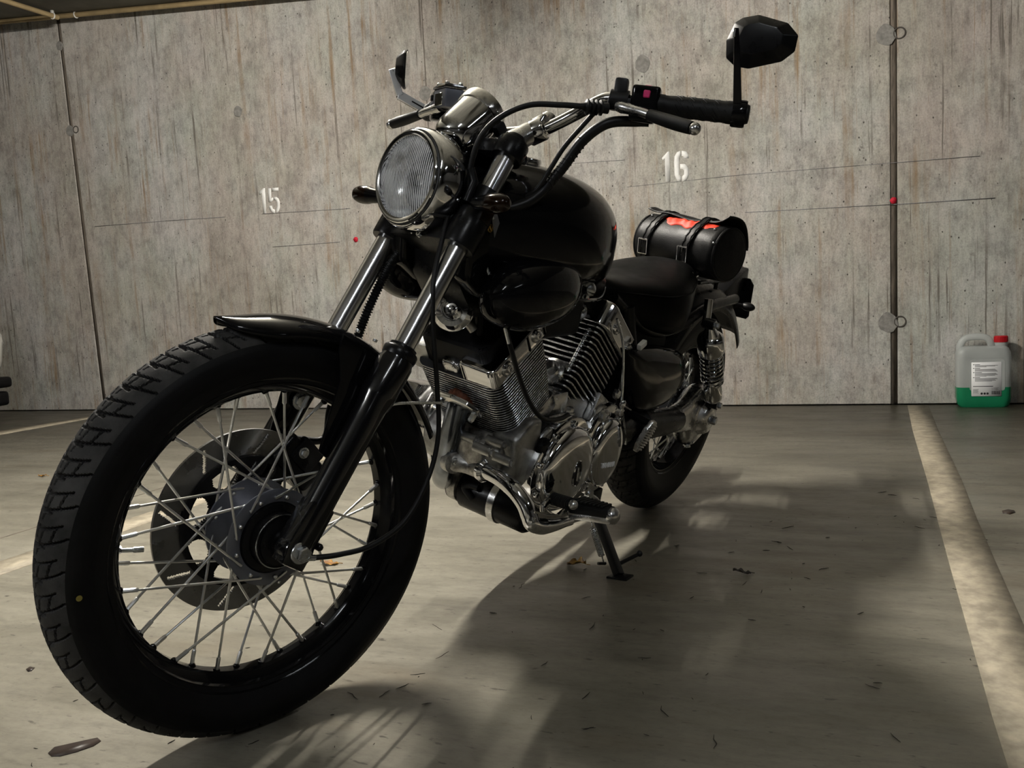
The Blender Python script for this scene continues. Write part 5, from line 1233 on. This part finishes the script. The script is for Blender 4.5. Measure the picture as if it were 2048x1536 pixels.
# side stand
s0, s1 = V((0.5907, 0.125, 0.1525)), V((0.646, 0.229, 0.0665))
d = (s1 - s0).normalized(); u = (X - d * d.x).normalized(); v_ = d.cross(u)
top = s0 - d * .07
ss = part('side_stand', M().prism([(-.011, -.009), (.011, -.009), (.011, .009), (-.011, .009)], top, u, v_, d * ((s1 - top).length), bev=.0025), 'black_metal', None, None, 'black side stand with spring, foot and lever')
part('stand_bracket', M().box(top + d * .012, (.06, .03, .05), None, .006), 'black_metal', ss)
sp0, sp1 = V((0.6489, 0.138, 0.1577)), V((0.678, 0.194, 0.1038)); sd_ = (sp1 - sp0).normalized(); su_ = sd_.orthogonal().normalized(); sv_ = sd_.cross(su_); SL_ = (sp1 - sp0).length
g = M().tube([sp0 + sd_ * (.006 + (SL_ - .012) * k / (10 * 18)) + (su_ * cos(2 * pi * k / 10) + sv_ * sin(2 * pi * k / 10)) * .0068 for k in range(10 * 18 + 1)], .0014, 5)
g.tube(spline([sp0 + sd_ * .006 + su_ * .0068, sp0, sp0 - sd_ * .012 + su_ * .004, sp0 - sd_ * .02], 4), .0016, 6).tube(spline([sp1 - sd_ * .006 + su_ * .0068, sp1 + sd_ * .004, sp1 + sd_ * .016], 4), .0016, 6)
part('stand_spring', g, 'steel', ss)
part('spring_pin', M().tube([sp1 + sd_ * .014 - v_ * .004, sp1 + sd_ * .014 + u * .022], .0035, 8), 'black_metal', ss)
part('stand_lever', M().tube([(0.6287, 0.214, 0.0815), (0.5591, 0.232, 0.0948)], .0048, 10).ball((0.5593, 0.233, 0.0965), .0078, 12, 8), 'black_metal', ss)
g0 = V((0.6449, 0.232, 0.0623))
LM3 = Matrix.Rotation(0.27044, 3, 'X')
part('stand_foot', M().box(LM3 @ (LM3.inverted() @ g0) , (.040, .052, .008), LM3, .003), 'black_metal', ss)

# ------------------------------------------------------------------ seat, side covers, rear fender and what hangs from it
se = part('seat', loft([(.625, .040, .708, .665), (.60, .060, .716, .640), (.53, .090, .716, .605), (.45, .130, .722, .588), (.37, .143, .738, .575), (.31, .128, .750, .574), (.25, .107, .757, .585), (.20, .086, .758, .608), (.165, .064, .752, .645), (.142, .03, .738, .69)], 44, .66), 'seat', None, None, 'scooped black solo seat', 70)
part('seat_piping', M().tube(spline([(.60, .058, .692), (.53, .088, .690), (.45, .127, .690), (.37, .140, .698), (.31, .126, .708), (.25, .105, .715), (.20, .084, .720)], 6), .0022, 6), 'seat', se)
for sd in (1, -1):
    pts = [V(q) for q in ((0.6093, 0.118, 0.5722), (0.4914, 0.118, 0.5718), (0.3246, 0.118, 0.5502), (0.2471, 0.118, 0.5163), (0.2221, 0.118, 0.4475), (0.3014, 0.118, 0.4052), (0.4501, 0.118, 0.4), (0.5279, 0.118, 0.4293), (0.5817, 0.118, 0.5003))]
    co = [(q.x, q.z) for q in pts]; cxm = sum(a for a, b in co) / len(co); czm = sum(b for a, b in co) / len(co)
    rnd = [V((q[0], q[1], 0)) for q in co]; rnd = spline(rnd + [rnd[0]], 5)[:-1]
    g = dome(M(), [(q.x, q.y) for q in rnd], (0, .085 * sd, 0), X, Z, Y * sd, [(.98, 0), (1, .012), (1, .024), (.985, .031), (.95, .037), (.88, .0425), (.76, .0475), (.6, .051), (.4, .0535), (.2, .0547), (.02, .055)])
    sc_ = part('side_cover', g, 'black_paint', None, None, 'gloss black triangular side cover', 60)
    part('cover_knob', M().lathe([(.012, -.004), (.013, .003), (.009, .007)], V(((0.6039, 0.11, 0.4644)[0], .11 * sd, (0.6039, 0.11, 0.4644)[2])), Y * sd, 20), 'steel', sc_)
# battery box and wiring under the seat
part('battery_box', M().box((.40, 0, .50), (.22, .15, .20), None, .015), 'dull_black')
part('connector', M().box((0.5546, 0.125, 0.5813), (.03, .012, .014), Matrix.Rotation(.4, 3, 'Y'), .003), 'white_plastic')
dk = part('breather_cable', M().tube(spline([(0.6982, 0.118, 0.6493), (0.6508, 0.122, 0.5906), (0.6189, 0.125, 0.5066), (0.6047, 0.128, 0.4505), (0.563, 0.126, 0.3896), (0.5127, 0.12, 0.3281)], 7), .003, 8), 'steel', None, None, 'bright cable hanging down beside the side cover')
part('cable_adjuster', M().lathe([(.004, -.012), (.007, -.008), (.007, .004), (.0045, .008), (.008, .012), (.008, .02), (.004, .026)], (0.6007, 0.129, 0.443), V((.05, 0, -1)), 12).tube([(0.6007, 0.129, 0.443), (0.5494, 0.13, 0.4236)], .002, 6), 'chrome', dk)
def rear_fender():
    n, m = 44, 16; rs = []
    for i in range(n + 1):
        t = i / n; a = radians(38 + (146 - 38) * t)
        R = .382 + (.008 * max(0, (t - .72) / .28) ** 2)
        hw = .085
        row = []
        for j in range(m + 1):
            b = -1 + 2 * j / m
            yy = hw * sin(b * pi / 2); rr = R - .075 * (1 - cos(b * pi / 2)) ** 1.2
            row.append(RA + V((rr * cos(a), yy, rr * sin(a))))
        rs.append(row)
    return M().rings(rs, False, False, closed=False)
rf = part('rear_fender', rear_fender(), 'satin_black', None, None, 'bobbed black rear fender', 70); solid(rf, .0022)
part('luggage_rack', M().tube(spline([(.16, .075, .709), (.06, .07, .709), (-.10, .06, .709), (-.20, .03, .709), (-.20, -.03, .709), (-.10, -.06, .709), (.06, -.07, .709), (.16, -.075, .709)], 6), .006, 10).tube([(.0, .066, .709), (.0, .066, .685)], .006, 10).tube([(.0, -.066, .709), (.0, -.066, .685)], .006, 10), 'satin_black', rf)
part('rack_bolt', M().hexbolt((0.2395, 0.075, 0.7304), Y, .010, .010), 'chrome_worn', rf)
part('seat_bracket', M().box((0.1816, 0.06, 0.7277), (.035, .03, .012), Matrix.Rotation(.3, 3, 'Y'), .003), 'chrome_worn', rf)
# number plate holder: black plate seen from behind its back, with tail lamp and bracket
pn = V((-.97, 0, .22)).normalized(); pu = Y; pv_ = pn.cross(pu).normalized() * -1
if pv_.z < 0: pv_ = -pv_
pc_ = V((-.405, -.055, .634))
nh = part('plate_holder', M().prism([(-.095, -.062), (.095, -.062), (.098, -.055), (.098, .050), (.088, .064), (-.088, .064), (-.098, .05), (-.098, -.055)], pc_, pu, pv_, pn * .004, bev=.001), 'satin_black', None, None, 'black number plate holder behind the rear fender')
part('holder_edge', M().tube([pc_ + pu * a + pv_ * b - pn * .001 for a, b in ((-.095, -.064), (.095, -.064), (.100, -.056), (.100, .050), (.088, .066), (-.088, .066), (-.100, .05), (-.100, -.056), (-.095, -.064))], .003, 8), 'plastic', nh)
part('number_plate', M().prism([(-.09, -.055), (.09, -.055), (.09, .055), (-.09, .055)], pc_ + pn * .0045, pu, pv_, pn * .001), 'white', nh)
part('plate_bracket', M().box(pc_ - pn * .035 + V((0, .02, -.01)), (.09, .04, .05), None, .008).box(pc_ - pn * .025 + V((0, .05, .045)), (.05, .05, .05), None, .01), 'plastic', nh)
part('holder_arm', M().prism([(-.21, .60), (-.21, .655), (-.30, .70), (-.395, .735), (-.41, .69), (-.40, .62), (-.36, .60)], (0, -.03, 0), X, Z, (0, .05, 0), bev=.008), 'satin_black', nh)
tl = part('tail_light', M().box(pc_ - pn * .01 + V((0, .0, .085)), (.05, .10, .04), None, .012, 3), 'red_plastic')
part('tail_light_body', M().box(pc_ - pn * .04 + V((0, .0, .085)), (.05, .09, .036), None, .01), 'satin_black', tl)
for sd in (1, -1):
    y = .055
    q = [V((-0.0574, 0.085, 0.6406)), V((-0.1312, 0.09, 0.6356))]
    t_ = part('turn_signal', M().tube([V((-.20, .06 * sd, .632)), V((-.215, .085 * sd, .632))], .007, 10), 'satin_black', None, None, 'black rear turn signal')
    part('signal_lens', M().ball((-.222, .100 * sd, .632), (.015, .022, .013), 18, 12), 'plastic', t_)
# passenger footrest: ribbed bright folding peg below the swingarm
e0, e1 = V((0.5561, 0.165, 0.3322)), V((0.5309, 0.185, 0.4094))
d = (e1 - e0).normalized(); L = (e1 - e0).length; u = (Y - d * d.y).normalized(); v_ = d.cross(u)
pf_ = part('passenger_footrest', M().prism([(0, -.004), (L * .22, -.017), (L * .7, -.021), (L, -.013), (L * 1.04, 0), (L, .013), (L * .7, .021), (L * .22, .017), (0, .004)], e0 - u * .006, d, v_, u * .012, bev=.004, seg=2), 'alu', None, None, 'ribbed silver passenger footrest folded up')
for k in range(11):
    q = .12 + .078 * k; hw = .019 * min(1, .45 + q * 1.6) * (1 if q < .8 else .8)
    part('rib', M().tube([e0 + d * (L * q) + u * .006 - v_ * hw, e0 + d * (L * (q + .02)) + u * .010, e0 + d * (L * q) + u * .006 + v_ * hw], .0026, 6), 'alu', pf_)
part('footrest_bracket', M().tube([e1 - d * .01, (.50, .11, .40)], .010, 10), 'satin_black', pf_)

# ================================================================== things on and around the motorcycle
LB = Matrix.Translation((0, 0, .0025)) @ Matrix.Rotation(-0.27044, 4, 'X')     # bike frame to world
# ------------------------------------------------------------------ roll bag strapped on behind the seat
BA, BBq = V((.052, -.136, .786)), V((.124, .126, .794))
bu = (BBq - BA).normalized(); bl = (BBq - BA).length
bf = Z.cross(bu).normalized(); bf = bf if bf.x > 0 else -bf
def bagp(s, a, r): return BA + bu * (s * bl) + (bf * cos(a) + Z * sin(a)) * r
g = M(); rs = []
for i in range(31):
    s = i / 30; e = min(s, 1 - s)
    r = .0740 - .006 * max(0, 1 - e / .04) ** 2 + .0015 * sin(s * 9)
    rs.append([bagp(s, 2 * pi * k / 40, r * (1 + .025 * sin(2 * 2 * pi * k / 40 + 1.0) + .01 * sin(5 * 2 * pi * k / 40 + s * 6))) for k in range(40)])
g.rings(rs)
bag = obj('roll_bag', g, 'leather', None, LB, None, 60)
thing(bag, 'black leather roll bag strapped behind the seat with two buckled straps', 'bag')
for s, nm in ((0, 'end_cap'), (1, 'end_cap')):
    g = M().torus(bagp(s, 0, 0), bu, .069, .0045, 44, 8); g.lathe([(.066, -.004), (.066, .004), (.058, .006), (.0001, .006)] , bagp(s, 0, 0), bu * (1 if s else -1), 40)
    part(nm, g, 'leather', bag)
# raised flap with upturned ears at both ends, lying over the top from behind
rs = []
for i in range(37):
    s = -.02 + 1.03 * i / 36; ear = max(0, 1 - (s + .03) / .16) ** 2 * .4 + max(0, (s - .78) / .24) ** 2 * .8
    row = []
    for j in range(13):
        a = radians(168 - (168 - 70) * j / 12); f = j / 12
        r = .079 + .004 * sin(j * .9 + s * 14) * .4 + ear * .028 * f ** 1.2 + .008 * f * (.5 + .5 * sin(s * 7 + .5))
        row.append(bagp(s, a, r))
    rs.append(row)
fo = part('flap', M().rings(rs, False, False, closed=False), 'leather', bag, None, None, 60); solid(fo, .003)
for s in (.17, .68):
    pts = [bagp(s + .03 * sin(a * 1.3), a, .084 if a > radians(70) else .0790) for a in [radians(150 - 195 * k / 26) for k in range(27)]]
    rs = []
    for i, p_ in enumerate(pts):
        t_ = (pts[min(i + 1, 26)] - pts[max(i - 1, 0)]).normalized(); o_ = bu.cross(t_).normalized()
        if o_.dot(p_ - (BA + bu * (p_ - BA).dot(bu))) < 0: o_ = -o_
        rs.append([p_ - bu * .0125, p_ - bu * .0125 + o_ * .003, p_ + bu * .0125 + o_ * .003, p_ + bu * .0125])
    sp_ = part('strap', M().rings(rs), 'leather', bag)
    g = M()
    for e in (-.0085, .0085):                                   # braided edge of the strap
        g.tube([p_ + bu * (e + .0015 * (-1) ** i) + (p_ - (BA + bu * (p_ - BA).dot(bu))).normalized() * .0035 for i, p_ in enumerate(pts)], .0018, 5)
    part('strap_braid', g, 'leather', sp_)['kind'] = 'stuff'
    bc = bagp(s - .01, radians(-12), .0835); n_ = (bc - bagp(s - .01, 0, 0)).normalized(); up_ = (Z - n_ * n_.z).normalized()
    g = M(); w2, h2 = .0155, .020
    cr_ = [bc + bu * a + up_ * b for a, b in ((-w2, -h2), (w2, -h2), (w2, h2), (-w2, h2))]
    for k in range(4): g.tube([cr_[k], cr_[(k + 1) % 4]], .0019, 8)
    g.tube([bc + up_ * h2, bc + n_ * .002, bc - up_ * .002 + n_ * .003], .0013, 6)
    part('buckle', g, 'chrome', bag)
for s, a in ((.06, 62), (.90, 52), (.985, 20)): part('rivet', M().ball(bagp(s, radians(a), .0765), .0038, 10, 6), 'steel', bag)
# the orange-red cloth stuffed inside, showing under the flap
rng = random.Random(3); rs = []
for i in range(41):
    s = .21 + .68 * i / 40; row = []
    lo_ = 45 + 4 * sin(i * .5); hi_ = 92
    for j in range(11):
        a = radians(lo_ + (hi_ - lo_) * j / 10); e = sin(pi * min(1, max(0, (s - .21) / .68))) ** .5
        row.append(bagp(s, a, .0735 + (.005 + .0015 * sin(i * 1.1 + j * .9) + .0014 * sin(i * .37 - j * 1.7)) * sin(pi * min(1, j / 8.0 + .02)) * e))
    rs.append(row)
rcl = obj('folded_cloth', M().rings(rs, False, False, closed=False), 'orange', None, LB, None, 30); solid(rcl, .002)
thing(rcl, 'crumpled orange-red cloth peeping out under the bag flap', 'cloth')

# ------------------------------------------------------------------ canister of green fluid by the wall
JP = V((-2.3273, 0.6973, 0)); JR = Matrix.Rotation(WALL_A, 4, 'Z'); JR = JR @ Matrix.Diagonal((1, .75, 1, 1)); JR.translation = V((JP.x, JP.y, 0)) + WALL_N * .041
MT['hdpe'] = None
def hdpe():
    m = bpy.data.materials.new('translucent_canister_plastic'); m.use_nodes = True; nt = m.node_tree
    b = nt.nodes['Principled BSDF']; b.inputs['Base Color'].default_value = (.52, .55, .54, 1); b.inputs['Roughness'].default_value = .38
    tr = nd(nt, 'ShaderNodeBsdfTransparent'); mx = nd(nt, 'ShaderNodeMixShader'); mx.inputs[0].default_value = .46
    nt.links.new(b.outputs[0], mx.inputs[1]); nt.links.new(tr.outputs[0], mx.inputs[2]); nt.links.new(mx.outputs[0], nt.nodes['Material Output'].inputs[0]); return m
MT['hdpe'] = hdpe()
MT['green'] = mat('green_fluid', (.012, .20, .09), 0, .25, var=.08, vscale=8)
MT['red_cap'] = mat('red_cap_plastic', (.42, .006, .012), 0, .45)
MT['label'] = mat('white_paper_label', (.86, .87, .88), 0, .5)
MT['ink'] = mat('grey_ink', (.22, .22, .23), 0, .7)
MT['ink_dark'] = mat('black_ink', (.02, .02, .022), 0, .7)
can = empty('canister'); can.matrix_world = JR
thing(can, 'translucent canister of green fluid with red cap by the wall', 'canister')
def cpart(nm, g, m, sub=None, sm=40): return obj(nm, g, m, sub or can, None, None, sm)
W2, HB_ = .118, .285
def ringz(w_, d_, r, z): return [(a, b, z) for a, b in rrect(w_, d_, r, 5)]
body = M().rings([ringz(.236, .142, .036, .0965), ringz(.236, .142, .036, .235), ringz(.232, .138, .036, .262), ringz(.216, .118, .034, .282), ringz(.19, .095, .03, .292)])
cpart('body', body, 'hdpe', None, 50)
cpart('fluid', M().rings([ringz(.205, .125, .03, .0), ringz(.224, .136, .034, .012), ringz(.236, .142, .036, .045), ringz(.236, .142, .036, .096)]), 'green', None, 50)
cpart('front_panel', M().prism(rrect(.150, .150, .012), (.012, -.0705, .155), X, Z, (0, -.002, 0), bev=.0008, seg=1), 'hdpe')
hd = spline([(-.100, 0, .262), (-.098, 0, .296), (-.080, 0, .326), (-.050, 0, .336), (-.005, 0, .336), (.022, 0, .325), (.034, 0, .303), (.040, 0, .275)], 6)
cpart('handle', M().tube(hd, .0135, 14, True, 1.35), 'hdpe')
cpart('neck', M().lathe([(.027, 0), (.027, .03), (.025, .034)], (.078, 0, .283), Z, 28), 'hdpe')
cap = M().lathe([(.0295, 0), (.0305, .003), (.0300, .027), (.027, .030), (.0001, .030)], (.078, 0, .308), Z, 36)
for k in range(24): cap.tube([(.078 + .0302 * cos(k * pi / 12), .0302 * sin(k * pi / 12), .311), (.078 + .0300 * cos(k * pi / 12), .0300 * sin(k * pi / 12), .334)], .0012, 4)
cpart('cap', cap, 'red_cap')
lb = cpart('label', M().prism(rrect(.128, .164, .003, 2), (.008, -.0729, .136), X, Z, (0, -.0006, 0)), 'label', None, None)
yl = -.0737
def ink(nm, bx, m): 
    g = M()
    for x0, z0, w_, h_ in bx: g.box((x0 + w_ / 2, yl, z0 + h_ / 2), (w_, .0004, h_))
    o = cpart(nm, g, m, lb, None); o['kind'] = 'stuff'; return o
L0, T0 = .008 - .064, .136 + .082
rows, heads = [], []
for blk, (zz, nl) in enumerate(((.010, 3), (.028, 4), (.048, 5), (.072, 5))):
    heads.append((L0 + .007, T0 - zz - .003, .006, .003)); heads.append((L0 + .015, T0 - zz - .003, .022 + .008 * (blk == 2), .0022))
    for k in range(nl): rows.append((L0 + .015, T0 - zz - .0068 - k * .0034, .097 - .012 * ((k * 7 + blk * 3) % 4) * (.3 if k < nl - 1 else 2.0), .0019))
heads.append((L0 + .007, T0 - .1175, .086, .0028))
for k in range(5): rows.append((L0 + .007, T0 - .132 - k * .0042, .024 - .004 * (k % 2), .0018)); 
for k in range(4): rows.append((L0 + .086, T0 - .125 - k * .0034, .030 - .005 * (k % 2), .0018))
ink('label_text', rows, 'ink'); ink('label_heading', heads, 'ink_dark')
x = L0 + .086; bars = []
for k in range(16):
    wv = .0006 + .0009 * ((k * 5) % 3); bars.append((x, T0 - .155, wv, .017)); x += wv + .0007 + .0005 * (k % 2)
ink('barcode', bars, 'ink_dark')
g = M()
for k in range(3): g.lathe([(.0052, 0), (.0052, .0005)], (L0 + .044 + .0125 * k, yl + .0002, T0 - .151), -Y, 16)
o = cpart('pictogram', g, 'ink_dark', lb, None); o['kind'] = 'stuff'
# ------------------------------------------------------------------ leaves and litter on the floor
MT['leaf_y'] = mat('yellow_dry_leaf', (.42, .22, .03), 0, .5, var=.6, vscale=60, col2=(.14, .05, .012))
MT['leaf_b'] = mat('brown_yellow_leaf', (.30, .17, .02), 0, .45, var=.6, vscale=70, col2=(.06, .022, .01))
MT['leaf_g'] = mat('grey_dry_leaf', (.07, .06, .05), 0, .8, var=.4, vscale=60)
def leaf(name, p, ln, wd, rot, m, label, curl=.006, seed=0):
    r = random.Random(seed); n, k = 12, 7; rs = []
    for i in range(n + 1):
        t = i / n; w_ = wd * sin(pi * t) ** .75 * (1 + .25 * r.uniform(-1, 1)); row = []
        for j in range(k):
            b = -1 + 2 * j / (k - 1)
            row.append((ln * (t - .5), w_ * b * .5, .003 + curl * (abs(b) ** 1.5) * (.6 + .4 * sin(i * 1.3 + seed)) + .003 * sin(t * 5 + seed) + .002 * r.random()))
        rs.append(row)
    o = obj(name, M().rings(rs, False, False, closed=False), m, None, Matrix.Translation(p) @ Matrix.Rotation(rot, 4, 'Z'), None, 60); solid(o, .0008)
    sub = M().tube([(ln * .5, 0, .005), (ln * .68, .004, .003)], .0011, 5); obj('stalk', sub, m, o)
    thing(o, label, 'leaf')
leaf('dry_leaf', (0.8593, -0.478, 0), .052, .026, 1.9, 'leaf_y', 'bright yellow dry leaf on the floor beside the front axle', .004, 1)
leaf('dry_leaf', (0.61, 0.1057, 0), .050, .034, 1.75, 'leaf_b', 'brown and yellow curled leaf on the floor by the side stand', .012, 4)
leaf('dry_leaf', (0.5113, 0.4823, 0), .040, .014, 1.8, 'leaf_g', 'dark grey dry leaf alone on the shadowed floor', .007, 7)
leaf('dry_leaf', (0.469, -2.5739, 0), .05, .018, 1.8, 'leaf_y', 'tiny yellow leaf on the floor left of the front tyre', .004, 9)
rng = random.Random(11); g = M()
def twig(px, py, ln, ang, r):
    a = V((px, py, r)); d = V((cos(ang), sin(ang), 0)); s_ = V((-sin(ang), cos(ang), 0))
    pts = [a + d * (ln * t) + s_ * rng.uniform(-1, 1) * ln * .07 for t in (0, .33, .66, 1)]
    g.tube(pts, [r * .6, r, r, r * .5], 5)
for k in range(230):
    a = rng.random(); b = rng.random()
    q = V((2.3, -.4, 0)).lerp(V((-.3, .9, 0)), a) + V((.45, .9, 0)) * (b - .25) * 1.2
    twig(q.x, q.y, rng.choice((.006, .010, .016, .026, .040)) * rng.uniform(.6, 1.1), rng.uniform(0, 6.3), rng.uniform(.0004, .0008))
lit = obj('twigs', g, mat('dark_twig', (.02, .016, .012), 0, .9), None)
lit['kind'] = 'stuff'; thing(lit, 'thin dark twigs and grit scattered over the concrete floor', 'litter')
# ------------------------------------------------------------------ white car parked beside the wall, just showing at the left edge
MT['car_glass'] = mat('dark_car_glass', (.01, .012, .014), 0, .05, coat=.3)
ce = V((-4.7534, -0.4, 0.4723))
car = empty('car'); car.matrix_world = WM @ Matrix.Translation((ce.x + .03, -.75, 0))
thing(car, 'white parked car with black lower bumper by the wall at the left edge', 'car')
def kpart(nm, g, m, sub=None, sm=40): return obj(nm, g, m, sub or car, None, None, sm)
zb0, zb1 = V((-4.7806, -0.4, 0.2952)).z, V((-4.7276, -0.4, 0.641)).z
# car frame: x to the right (its right flank at x = 0), y into the wall, nose at y = +.35
prof = [(.30, .42), (.34, .55), (.28, .72), (-.45, .88), (-.75, .93), (-1.35, 1.40), (-2.6, 1.46), (-3.45, 1.02), (-3.72, .95), (-3.80, .55), (-3.72, .36), (-3.3, .30), (-.1, .30)]
low = [(.34, zb0 + .02), (.38, .55), (.30, .74), (-.45, .90), (-.80, .95), (-3.45, 1.0), (-3.75, .95), (-3.85, .55), (-3.75, .38), (-3.3, .30), (-.1, .30)]
g = M().prism([(-b_[0], b_[1]) for b_ in low], (0, 0, 0), (0, -1, 0), Z, (-1.78, 0, 0), bev=.09, seg=4)
kpart('body', g, 'white_paint', None, 50)
g = M().prism([(.78, .90), (1.38, 1.40), (2.55, 1.45), (3.45, .96)], (-.10, 0, 0), (0, -1, 0), Z, (-1.58, 0, 0), bev=.06, seg=3)
kpart('windows', g, 'car_glass', None, 50)
kpart('roof', M().prism([(1.30, 1.38), (1.45, 1.425), (2.5, 1.475), (2.75, 1.40)], (-.14, 0, 0), (0, -1, 0), Z, (-1.50, 0, 0), bev=.03, seg=3), 'white_paint')
kpart('bumper', M().box((-.90, .34, zb0 - .045), (1.72, .16, .075), None, .03, 3), 'plastic')
kpart('lower_grille', M().box((-.91, .33, zb0 - .155), (1.70, .14, .10), None, .03, 3), 'plastic')
for x_ in (-.14, -1.64):
    for y_ in (-.45, -2.95):
        t_ = kpart('wheel', M().lathe([(.20, -.11), (.30, -.11), (.315, -.08), (.315, .08), (.30, .11), (.20, .11)], (x_, y_, .315), X, 36), 'tyre')
        kpart('hubcap', M().lathe([(.20, .09), (.17, .105), (.05, .11), (.0001, .11)], (x_, y_, .315), X if x_ > -.5 else -X, 28), 'alu', t_)
for x_ in (-.25, -1.5): kpart('headlamp', M().box((x_, .28, .66), (.34, .14, .12), None, .04, 3), 'glass')
